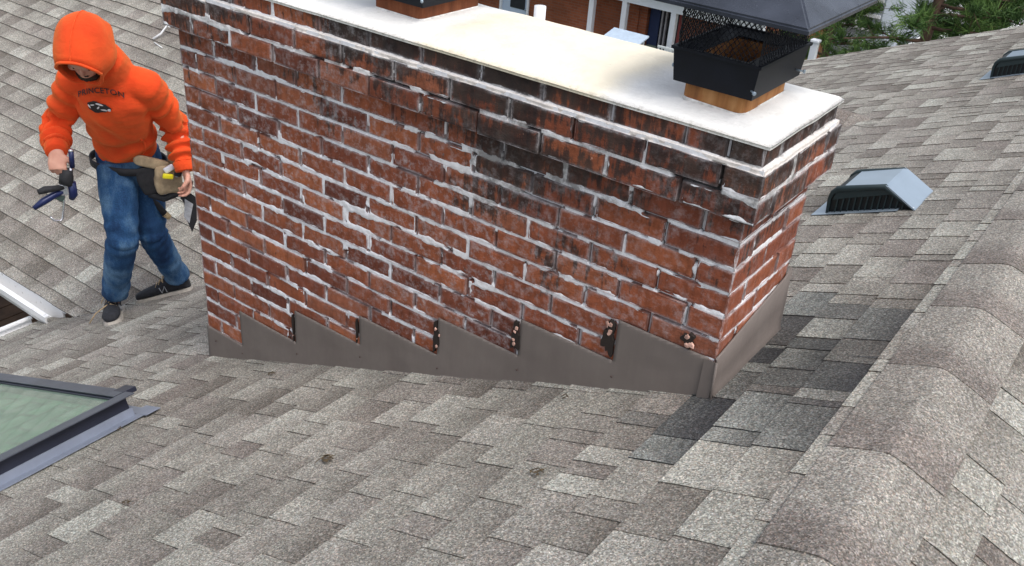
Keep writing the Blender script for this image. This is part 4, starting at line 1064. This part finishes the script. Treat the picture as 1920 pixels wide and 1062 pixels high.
# shoes
M_SHOE = simple('black_suede', (.016, .017, .022), .85, 0, .5, 40, .4, 120); M_SOLE = simple('pale_sole', (.46, .42, .37), .8, 0, .2, 40); M_LACE = simple('tan_lace', (.42, .30, .17), .85)
def shoe(heel, toe, ankle, out):
    heel = V3(heel); toe = V3(toe); L = (toe - heel).length; d = (toe - heel).normalized(); up = AX_N; side = d.cross(up).normalized(); up = side.cross(d)
    secs = [(-.00, .022, .060), (.05, .033, .078), (.14, .037, .092), (.27, .038, .096), (.40, .038, .086), (.52, .042, .070), (.66, .047, .058), (.80, .047, .050), (.91, .038, .042), (.98, .020, .032)]
    o = None
    def loft(secs, z0, fh, flat):
        V = []; n = 16
        for t_, hw, hh in secs:
            c_ = heel + d * (t_ * L) + side * (.006 * math.sin(t_ * 3.1)) * out
            for k in range(n):
                a_ = 2 * math.pi * k / n; x = math.cos(a_); y = math.sin(a_)
                xx = (abs(x) ** .8) * (1 if x > 0 else -1) * hw
                zz = z0 + (fh(hh) * (.5 + .5 * y) if not flat else (fh(hh) * (1 if y > 0 else 0)))
                if not flat and y > 0: xx *= 1 - .45 * y ** 2 * (hh > .05)
                V.append(c_ + side * xx + up * zz)
        F = []
        for i in range(len(secs) - 1):
            for k in range(n): F.append((i * n + k, i * n + (k + 1) % n, (i + 1) * n + (k + 1) % n, (i + 1) * n + k))
        F += [tuple(range(n))[::-1], tuple((len(secs) - 1) * n + k for k in range(n))]; return V, F
    mb = MB(); mb.add(*loft(secs, .014, lambda h: h, False), True); o = mb.build('shoe', M_SHOE, man)
    mb = MB(); mb.add(*loft([(t_ - .01 if t_ < .1 else t_ + (.012 if t_ > .9 else 0), hw + .004, .017) for t_, hw, hh in secs], .000, lambda h: h, True)); mb.build('sole', M_SOLE, o)
    mb = MB()
    for i in range(5):
        t_ = .40 + .065 * i; hh = .104 - .010 * i - (.002 * i); c_ = heel + d * (t_ * L)
        mb.tube([c_ + side * .026 + up * (hh - .017), c_ + up * (hh + .002) + d * .006, c_ - side * .026 + up * (hh - .017) + d * .012], .0030, 6)
    c_ = heel + d * (.38 * L) + up * .108
    mb.tube([c_, c_ + side * .03 + up * .006, c_ + side * .05 - up * .02], .0028, 6); mb.tube([c_, c_ - side * .035 + up * .008, c_ - side * .055 - up * .022], .0028, 6)
    mb.build('laces', M_LACE, o)
    for s in (-1, 1):       # pale letter mark on both flanks
        c_ = heel + d * (.44 * L) + side * s * .0385 + up * .042; q_ = [(-.018, -.016), (-.010, .018), (.010, -.016), (.020, .016)]
        mb = MB(); mb.tube([c_ + d * x + up * z_ - side * s * max(0, z_) * .35 for x, z_ in q_], .0026, 5); mb.build('letter_mark', simple('grey_mark', (.35, .36, .38), .8), o)
    return o
shoe(onA(-3.545, .420, .004), onA(-3.295, .238, .004), anR, 1)
shoe(onA(-3.318, .735, .004), onA(-3.538, .535, .004), anL, 1)
# loose lace end on the front foot
p = onA(-3.47, .33, .05); 
MB().tube([onA(-3.42, .31, .085), onA(-3.45, .25, .06), onA(-3.47, .21, .02)], .0035, 6).build('lace_end', M_LACE, man)
# belt and pouches
M_LEATH = simple('tan_suede', (.36, .275, .175), .9, 0, .35, 26, .4, 90); M_BLK = simple('black_nylon', (.013, .013, .016), .75, 0, .4, 40, .3, 90)
mb = MB(); c_ = V3((-3.360, .492, -1.192)); V_ = []
nb = 40
Vb = []; 
for k in range(nb):
    an = 2 * math.pi * k / nb; p = c_ + latT * (.178 * math.cos(an)) + V3((.59, -.80, 0)) * (.142 * math.sin(an)); dip = -.012 * math.cos(an) - .01
    for dz, rr_ in ((.016, 1), (.016, 1.03), (-.022, 1.03), (-.022, 1)):
        q_ = c_ + (p - c_) * rr_; Vb.append((q_.x, q_.y, q_.z + dz + dip))
Fb = []
for k in range(nb):
    for j in range(4): Fb.append((k * 4 + j, k * 4 + (j + 1) % 4, ((k + 1) % nb) * 4 + (j + 1) % 4, ((k + 1) % nb) * 4 + j))
mb.add(Vb, Fb, True); mb.build('tool_belt', M_BLK, man)
def sack(c, M_, dims, name, mat, seed, vox=.005):
    mb = MB(); bm = bmesh.new(); bmesh.ops.create_cube(bm, size=1); bmesh.ops.bevel(bm, geom=bm.edges[:], offset=.22, segments=4, affect='EDGES', profile=.6)
    bmesh.ops.subdivide_edges(bm, edges=bm.edges[:], cuts=2, use_grid_fill=True)
    for v in bm.verts:
        q_ = v.co; tz = .5 - q_.z; w_ = 1 - .22 * abs(tz - .45); q_ = V3((q_.x * dims[0] * w_, q_.y * dims[1] * w_, q_.z * dims[2])); v.co = q_ * (1 + .10 * float(vn([tuple(q_)], 26, seed)[0]))
    mb.bm(bm, M_, c, True); return mb.build(name, mat, man)
Mv = Matrix((IR, -TC, V3((0, 0, 1)))).transposed()
sack(V3((-3.150, .560, -1.262)), Mv, (.135, .085, .150), 'tool_pouch', M_LEATH, 3)
sack(V3((-3.190, .505, -1.170)), Mv @ Matrix.Rotation(.35, 3, 'Y'), (.170, .060, .055), 'pouch_flap', M_LEATH, 5)
sack(V3((-3.205, .500, -1.262)), Mv @ Matrix.Rotation(-.2, 3, 'Y'), (.125, .060, .155), 'holster', M_BLK, 7)
mb = MB(); mb.tube([V3((-3.215, .49, -1.335)), V3((-3.165, .535, -1.362)), V3((-3.105, .60, -1.325)), V3((-3.085, .625, -1.30))], [.022, .018, .016, .01], 10); mb.build('pouch_strap', M_BLK, man)
mb = MB(); mb.tube([V3((-3.14, .59, -1.20)), V3((-3.155, .60, -1.10)), V3((-3.17, .60, -1.05))], [.028, .020, .012], 10); mb.build('belt_loop', M_LEATH, man)
# things carried
mb = MB(); r = root('tape_measure', (-3.075, .512, -1.205)); tag(r, 'yellow tape measure tucked in the tan tool pouch', 'tape measure')
MB().box((-3.078, .512, -1.208), (.050, .030, .026), Mv @ Matrix.Rotation(.2, 3, 'Y'), .008).build('case', simple('yellow_plastic', (.70, .62, .02), .4), r)
MB().box((-3.056, .545, -1.205), (.010, .02, .02), Mv, .002).build('tape_hook', M_ZINC, r)
r = root('utility_knife', (-3.06, .54, -1.18)); tag(r, 'black and white utility knife standing in the tool pouch above the tape measure', 'knife')
MB().box((-3.088, .530, -1.176), (.052, .026, .030), Mv @ Matrix.Rotation(-.5, 3, 'Y'), .008).build('body', simple('pale_plastic', (.60, .62, .70), .4), r)
MB().box((-3.050, .555, -1.188), (.034, .030, .052), Mv @ Matrix.Rotation(.4, 3, 'Y'), .010).build('grip', M_BLK, r)
r = root('hammer', (-3.26, .53, -1.42)); tag(r, 'hammer with a black grip hanging handle-down from the belt behind the leg', 'hammer')
MB().tube([(-3.284, .515, -1.362), (-3.262, .545, -1.42), (-3.232, .575, -1.488)], [.013, .015, .017], 10).build('grip', M_BLK, r)
MB().tube([(-3.235, .572, -1.482), (-3.222, .590, -1.506)], [.018, .014], 10).build('butt', simple('worn_wood', (.42, .30, .16), .8), r)
MB().box((-3.30, .50, -1.31), (.10, .028, .026), Mv, .005).build('head', M_ZINC, r)
# caulking gun in the right hand
M_BLUE = simple('navy_paint', (.012, .020, .085), .32, .2, .3, 30); M_CHR = simple('bright_steel', (.62, .62, .66), .25, .8, .1, 30)
r = root('caulking_gun', (-3.21, .09, -1.15)); tag(r, 'navy blue and black caulking gun with a wire hook, held in the right hand', 'caulking gun')
p_ = lambda x, y, z: V3((x, y, z))
MB().tube([p_(-3.186, .112, -.998), p_(-3.190, .108, -1.075)], [.0115, .0115], 10).build('plunger_grip', M_BLUE, r)
MB().ball(p_(-3.186, .112, -.994), (.0115, .0115, .008), 10).build('plunger_cap', M_CHR, r)
MB().tube([p_(-3.192, .104, -1.07), p_(-3.214, .080, -1.20)], .0065, 8).build('rod', M_CHR, r)
MB().tube([p_(-3.205, .092, -1.085), p_(-3.207, .089, -1.105), p_(-3.209, .085, -1.112), p_(-3.213, .078, -1.152), p_(-3.214, .076, -1.156)], [.022, .024, .030, .031, .022], 14).build('collar', M_BLK, r)
MB().tube([p_(-3.206, .098, -1.15), p_(-3.208, .100, -1.215), p_(-3.214, .090, -1.235)], [.021, .019, .012], 12).build('barrel', M_BLUE, r)
MB().tube([p_(-3.213, .060, -1.165), p_(-3.211, .020, -1.158), p_(-3.214, -.020, -1.152), p_(-3.216, -.052, -1.155)], [.013, .014, .017, .012], 10).build('handle', M_BLK, r)
MB().tube([p_(-3.217, .062, -1.185), p_(-3.222, .025, -1.192), p_(-3.228, -.030, -1.210), p_(-3.234, -.078, -1.232)], [.014, .016, .017, .010], 10).build('trigger', M_BLUE, r)
MB().box((-3.212, .062, -1.178), (.040, .022, .055), Mv, .006).build('bracket', M_CHR, r)
MB().tube([p_(-3.214, .066, -1.165), p_(-3.226, .058, -1.25), p_(-3.236, .045, -1.325), p_(-3.238, .036, -1.334), p_(-3.240, .006, -1.324), p_(-3.240, -.006, -1.302)], .0048, 8).build('wire_hook', M_CHR, r)
MB().box((-3.222, .045, -1.215), (.034, .012, .030), Mv @ Matrix.Rotation(.6, 3, 'Y'), .004).build('thumb_plate', simple('dark_steel', (.10, .14, .13), .4, .6), r)
# pointed trowel in the left hand
r = root('trowel', (-3.03, .58, -1.38)); tag(r, 'dark pointed trowel with a pale painted glint on its blade held in the left hand by the bricks', 'trowel')
tp = [V3((-3.052, .548, -1.327)), V3((-3.034, .579, -1.290)), V3((-3.014, .612, -1.330)), V3((-3.018, .606, -1.455)), V3((-3.033, .582, -1.519)), V3((-3.042, .564, -1.445)), V3((-3.044, .560, -1.35))]
MB().prism([p + TC * 0 for p in tp], TC * -.006, TC * 0).build('blade', M_BLK, r)
lp = [V3((-3.024, .556, -1.326)), V3((-3.005, .587, -1.359)), V3((-3.019, .564, -1.461)), V3((-3.030, .545, -1.423))]; lp = [p - TC * .022 for p in lp]
MB().prism(lp, TC * 0, TC * .0025).build('glint_panel', simple('glint_steel', (.48, .49, .52), .45, .3, .25, 50), r)  # added pale panel imitates light reflected off the blade
MB().tube([V3((-3.005, .585, -1.235)), V3((-3.022, .583, -1.275)), V3((-3.030, .582, -1.31))], [.013, .013, .007], 10).build('handle', simple('dark_handle', (.05, .02, .015), .5), r)

# ------------------------------------------------------------------ beyond the roof
GZ = -7.1
g = MB(); 
xs = [-400, -120, -40, -20, -10, 0, 10, 40, 120, 400]; 
V = [(x, y, GZ) for y in xs for x in xs]; F = [(j * 10 + i, j * 10 + i + 1, j * 10 + i + 11, j * 10 + i + 10) for j in range(9) for i in range(9)]
g.add(V, F); tag(g.build('ground', M_GRASS), kind='structure')
tag(MB().box((-9.5, 37.5, GZ + .03), (19, 19, .06)).build('driveway', M_PAVE), kind='structure')
tag(MB().box((-10.5, 19.2, GZ + .05), (7, 2.8, .10)).build('patio', simple('patio_slab', (.33, .31, .29), .9), None), kind='structure')
# timber deck under the eave at the inner corner
dk = root('timber_deck', (-8, 1, -4.7)); tag(dk, 'brown timber deck seen in the gap between the two white gutters', 'deck')
rr = random.Random(9); x = -12.0; k = 0
mD = simple('deck_board', (.10, .055, .030), .8, 0, .5, 6); mD2 = simple('pale_board', (.55, .55, .56), .7, 0, .15, 6)
bmb, bmp = MB(), MB()
while x < -4.6:
    (bmp if k % 9 == 4 else bmb).box((x, 1.6, -4.60), (.20, 6.6, .03)); x += .215; k += 1
bmb.build('boards', mD, dk); bmp.build('pale_boards', mD2, dk)
for x in (-11.8, -8.3, -4.8):
    for y in (-1.6, 2.2): MB().box((x, y, -5.86), (.12, .12, 2.48)).build('post', mD, dk)
# brick house across the yard
nb_ = root('brick_house', (-14, 24, GZ)); tag(nb_, 'orange brick house with a pale door and white posts, seen over the chimney crown', 'house')
mbk = Mat('house_brick', .9, spec=.2)
bt = mbk.n('TexBrick', Vector=mbk.n('Mapping', Vector=mbk.co(), Rotation=(R(90), 0, 0)).outputs[0], Scale=1.0, Brick__Width=.22, Row__Height=.075, Mortar__Size=.008, Color1=(.235, .070, .034), Color2=(.30, .095, .045), Mortar=(.22, .12, .085))
cb = mbk.mix(1, bt.outputs[0], mbk.ramp(mbk.noise(.9, 5), [(.3, .62), (.7, 1.15)]), 'MULTIPLY'); mbk.col(cb)
mbk.bump(bt.outputs[1], -.3, .01)
WX0, WX1, WY, WT = -22, -8.2, 21.0, -4.45
mb = MB()
def wallseg(x0, x1, z0, z1, y=WY, t=.25): mb.box(((x0 + x1) / 2, y + t / 2, (z0 + z1) / 2), (x1 - x0, t, z1 - z0))
wallseg(WX0, -16.26, GZ, WT); wallseg(-16.26, -15.21, -5.0, WT); wallseg(-15.21, -11.62, GZ, WT); wallseg(-11.62, -10.28, -5.12, WT); wallseg(-10.28, WX1, GZ, WT)
mb.box((WX0 + .1, 25, (GZ + WT) / 2), (.2, 7.4, WT - GZ)); mb.box((WX1 - .1, 25, (GZ + WT) / 2), (.2, 7.4, WT - GZ)); mb.box((-15.1, 28.8, (GZ + WT) / 2), (13.8, .2, WT - GZ))
mb.build('wall', mbk.m, nb_)
mW = simple('white_trim', (.72, .74, .78), .55, 0, .06, 3); mDk = simple('dark_interior', (.010, .012, .020), .5, 0, .3, 2)
d_ = MB().box((-15.735, 21.05, -6.03), (1.03, .07, 2.12)).build('door', simple('pale_door', (.47, .56, .70), .5, 0, .05, 3), nb_)
MB().box((-15.63, 21.005, -5.62), (.52, .03, 1.02)).build('door_pane', mDk, d_)
mb = MB(); mb.box((-16.22, 21.0, -6.0), (.07, .1, 2.2)); mb.box((-15.24, 21.0, -6.0), (.07, .1, 2.2)); mb.build('door_frame', mW, nb_)
MB().tube([(-15.30, 20.97, -6.1), (-15.30, 20.94, -6.1)], .035, 8).build('handle', M_ZINC, d_)
for x in (-12.82, -11.80, -10.34, -18.5): MB().box((x, 20.55, (GZ - 4.9) / 2 + .02), (.15, .15, -4.9 - GZ), None, .01).build('porch_post', mW, nb_)
MB().box((-15.1, 20.55, -4.99), (14.4, .17, .20)).build('porch_beam', mW, nb_)
b_ = MB(); b_.box((-10.95, 21.34, -5.96), (1.36, .04, 1.72)); b_.build('sliding_door', mDk, nb_)
MB().box((-11.52, 21.15, -6.1), (.28, .2, 1.96)).build('door_side_panel', mbk.m, nb_)
MB().box((-11.21, 21.20, -6.1), (.30, .06, 1.96)).build('curtain', simple('navy_curtain', (.012, .024, .075), .8), nb_)
for x in (-10.98, -10.86): MB().box((x, 21.18, -6.1), (.045, .08, 1.96)).build('mullion', simple('grey_frame', (.30, .29, .31), .5), nb_)
MB().box((-10.37, 21.12, -6.1), (.10, .2, 1.96)).build('red_jamb', simple('dull_red', (.22, .035, .035), .7), nb_)
mRf = simple('dark_roofing', (.055, .055, .06), .9, 0, .3, 3, .4, 20)
mb = MB(); V = [(WX0 - .6, 20.1, -4.52), (WX1 + .6, 20.1, -4.52), (WX1 + .6, 25, -2.6), (WX0 - .6, 25, -2.6), (WX1 + .6, 29.9, -4.52), (WX0 - .6, 29.9, -4.52)]
V += [(a, b, c - .14) for a, b, c in V]; mb.add(V, [(0, 1, 2, 3), (3, 2, 4, 5), (6, 7, 8, 9), (9, 8, 10, 11), (0, 1, 7, 6), (5, 4, 10, 11), (1, 2, 8, 7), (2, 4, 10, 8), (0, 3, 9, 6), (3, 5, 11, 9)]); mb.build('roof', mRf, nb_)
MB().prism([(WX1 - .1, 20.9, WT), (WX1 - .1, 29, WT), (WX1 - .1, 25, -2.8)], (0, 0, 0), (-.1, 0, 0)).build('gable', mW, nb_)
# patio things
t_ = root('patio_table', (-11.15, 19.5, GZ + .1)); tag(t_, 'pale blue table top on the patio of the brick house, below the white posts', 'table')
MB().box((-11.15, 19.5, -5.75), (1.05, .75, .05), Matrix.Rotation(R(14), 3, 'X'), .01).build('table_top', simple('pale_blue', (.46, .56, .68), .4), t_)
for sx in (-.42, .42):
    for sy in (-.28, .28): MB().box((-11.15 + sx, 19.5 + sy, -6.4), (.05, .05, 1.22)).build('leg', mW, t_)
def chair(x, y, col, lab):
    r = root('garden_chair', (x, y, GZ + .1)); tag(r, lab, 'chair'); m = simple('chair_' + str(int(-x * 10)), col, .5)
    z = GZ + .1; MB().box((x, y, z + .45), (.5, .48, .03), None, .01).build('seat', m, r)
    mb = MB(); mb.box((x, y + .24, z + 1.22), (.52, .03, .06), None, .01); mb.box((x, y + .24, z + .62), (.52, .03, .05), None, .01)
    for k in range(6): mb.box((x - .22 + k * .088, y + .24, z + .92), (.035, .02, .56))
    mb.build('backrest', m, r)
    for sx in (-.22, .22):
        for sy in (-.2, .22): MB().box((x + sx, y + sy, z + .22), (.04, .04, .44)).build('leg', m, r)
chair(-10.0, 19.45, (.62, .66, .66), 'pale slatted garden chair on the patio, left of the white post by the chimney cap')
chair(-9.62, 19.9, (.05, .30, .13), 'green garden chair on the patio, partly behind the pale one')
c_ = root('covered_grill', (-10.55, 19.6, GZ + .1)); tag(c_, 'dark green covered barbecue beside the pale blue patio table', 'barbecue')
mb = MB(); bm = bmesh.new(); bmesh.ops.create_cube(bm, size=1); bmesh.ops.bevel(bm, geom=bm.edges[:], offset=.2, segments=3, affect='EDGES')
for v in bm.verts: v.co = V3((v.co.x * .55 * (1 - .25 * (v.co.z + .5)), v.co.y * .5, v.co.z * 1.15))
mb.bm(bm, None, V3((-10.5, 19.7, GZ + .68)), True).build('cover', simple('green_cover', (.018, .034, .026), .8), c_)
MB().box((-10.5, 19.7, GZ + .14), (.5, .44, .08)).build('foot', mDk, c_)
# second neighbour: pale siding with bands of windows
h2 = root('siding_house', (-6, 30, GZ)); tag(h2, 'grey sided house with white window bands half hidden by the pine trees', 'house')
mS = Mat('grey_siding', .7); ws = mS.n('TexWave', Scale=3.2, Vector=mS.co(), _bands_direction='Z', _wave_profile='SAW'); mS.col(mS.mix(1, mS.ramp(ws.outputs[1], [(0, .72), (.15, 1)]), (.27, .30, .34), 'MULTIPLY'))
MB().box((-9.4, 30.0, -5.9), (5.0, 6, 2.4)).build('wall', mS.m, h2)
for z in (-5.1, -5.55, -5.95, -6.35): MB().box((-9.4, 26.97, z), (4.9, .05, .09)).build('white_band', mW, h2)
for k in range(4):
    w_ = MB().box((-11.2 + k * 1.2, 26.98, -5.75), (.9, .05, .30)).build('window', mDk, h2)
    MB().box((-11.2 + k * 1.2, 26.94, -5.75), (.05, .05, .34)).build('mullion', mW, w_)
mb = MB(); mb.prism([(-12.1, 26.6, -4.72), (-12.1, 33.4, -4.72), (-12.1, 30, -4.1)], (0, 0, 0), (5.3, 0, 0)); mb.build('roof', mRf, h2)
# third neighbour: dark roof and white wall at the top right
h3_ = root('white_house', (1.0, 40, GZ)); tag(h3_, 'white house with a dark slate roof at the top right corner', 'house')
MB().box((2.0, 42.0, -6.3), (11.6, 7, 2.2)).build('wall', simple('white_render', (.80, .80, .82), .7, 0, .04, 2), h3_)
mb = MB(); mb.prism([(-4.6, 37.7, -5.35), (-4.6, 46.3, -5.35), (-4.6, 42, -2.2)], (0, 0, 0), (13, 0, 0)); mb.build('roof', simple('slate_roof', (.045, .050, .075), .8, 0, .45, 1.5, .5, 12), h3_)
# downspout post right of the chimney cap
r = root('white_post', (-3.83, 12.0, GZ)); tag(r, 'white post rising behind the roof edge just right of the chimney cap', 'post')
MB().box((-3.83, 12.0, (GZ - 2.83) / 2), (.10, .10, -2.83 - GZ), None, .01).build('shaft', mW, r); MB().box((-3.83, 12.0, -2.81), (.13, .13, .04), None, .01).build('post_cap', mW, r)

# ------------------------------------------------------------------ pines
M_BARK = simple('pine_bark', (.095, .055, .038), .95, 0, .4, 14, .6, 40)
mn = Mat('pine_needles', .7, spec=.3)
tn = mn.attr('tone'); mn.col(mn.ramp(tn, [(0, (.018, .040, .012)), (.35, (.045, .095, .022)), (.7, (.10, .18, .04)), (1, (.20, .28, .08))])); mn.b.inputs['Subsurface Weight'].default_value = 0
def pine(x, y, h, seed, label, lean=(0, 0), dens=1.0, rmax=1.9):
    rr = random.Random(seed); r = root('pine_tree', (x, y, GZ)); tag(r, label, 'pine tree', 'pine trees beyond the roof edge')
    def tp_(z): t = (z - GZ) / h; return V3((x + lean[0] * t + .06 * math.sin(t * 7 + seed), y + lean[1] * t + .05 * math.sin(t * 9), z))
    mb = MB(); n = 12; mb.tube([tp_(GZ - .1 + (h + .1) * i / n) for i in range(n + 1)], [.115 * (1 - .82 * i / n) + .012 for i in range(n + 1)], 10)
    V = []; F = []; T = []
    def tuft(c, d, sz):
        d = d.normalized(); t0 = rr.random() * .55 + .18
        for i in range(int(30 * dens)):
            q = V3((rr.gauss(0, 1), rr.gauss(0, 1), rr.gauss(0, 1) + .15)).normalized() * .85 + d * .9; q.normalize(); o = c + V3((rr.gauss(0, .3), rr.gauss(0, .3), rr.gauss(0, .3))) * sz * .5
            L = sz * rr.uniform(.5, 1.05); s = q.cross(V3((rr.random() - .5, rr.random() - .5, rr.random() - .5))).normalized() * .0075
            b = len(V); V.extend([o - s, o + s, o + q * L]); F.append((b, b + 1, b + 2)); t = t0 + rr.uniform(-.15, .15) ; T.extend([t - .1, t - .1, t + .22])
    z = GZ + h * .22
    while z < GZ + h * .97:
        k = (z - GZ) / h; rl = rmax * (1 - k) ** .6 * rr.uniform(.65, 1.1) + .2; a = rr.uniform(0, 6.28)
        p0 = tp_(z); d = V3((math.cos(a), math.sin(a), rr.uniform(-.12, .35))); pts = [p0]; m_ = 6
        for i in range(1, m_ + 1):
            d = (d + V3((rr.gauss(0, .14), rr.gauss(0, .14), rr.gauss(.0, .10)))).normalized(); pts.append(pts[-1] + d * rl / m_)
        mb.tube(pts, [.026 * (1 - i / (m_ + 1)) + .004 for i in range(m_ + 1)], 5)
        for i in range(2, m_ + 1):
            for q in range(rr.choice([1, 2, 2, 3])):
                s = V3((rr.gauss(0, 1), rr.gauss(0, 1), rr.gauss(0, .5) + .25)).normalized(); e = pts[i] + s * rr.uniform(.08, .34)
                mb.tube([pts[i], (pts[i] + e) / 2 + V3((0, 0, -.01)), e], [.006, .005, .003], 4); tuft(e, s + d * .6, rr.uniform(.18, .30)); tuft(pts[i], s, .2)
        z += rr.uniform(.045, .13) / dens
    mb.build('trunk', M_BARK, r)
    me = mesh('crown', np.array([tuple(v) for v in V]) - np.array(r['_o']), F, dict(tone=T)); link('crown', me, mn.m, r)
pine(-2.62, 13.0, 8.6, 3, 'pine tree with a bare reddish trunk showing, the nearer one behind the roof edge', (.1, 0), dens=.95, rmax=2.0)
pine(-2.02, 14.6, 8.2, 8, 'pine tree with the darker dense crown, right of the one with the bare trunk', (.05, 0), rmax=1.3, dens=1.3)
pine(-4.6, 15.2, 5.6, 12, 'low pine tree right beside the chimney cap, left of the taller two', (0, 0), rmax=1.5, dens=.8)
for o in list(bpy.data.objects):
    if '_o' in o: del o['_o']
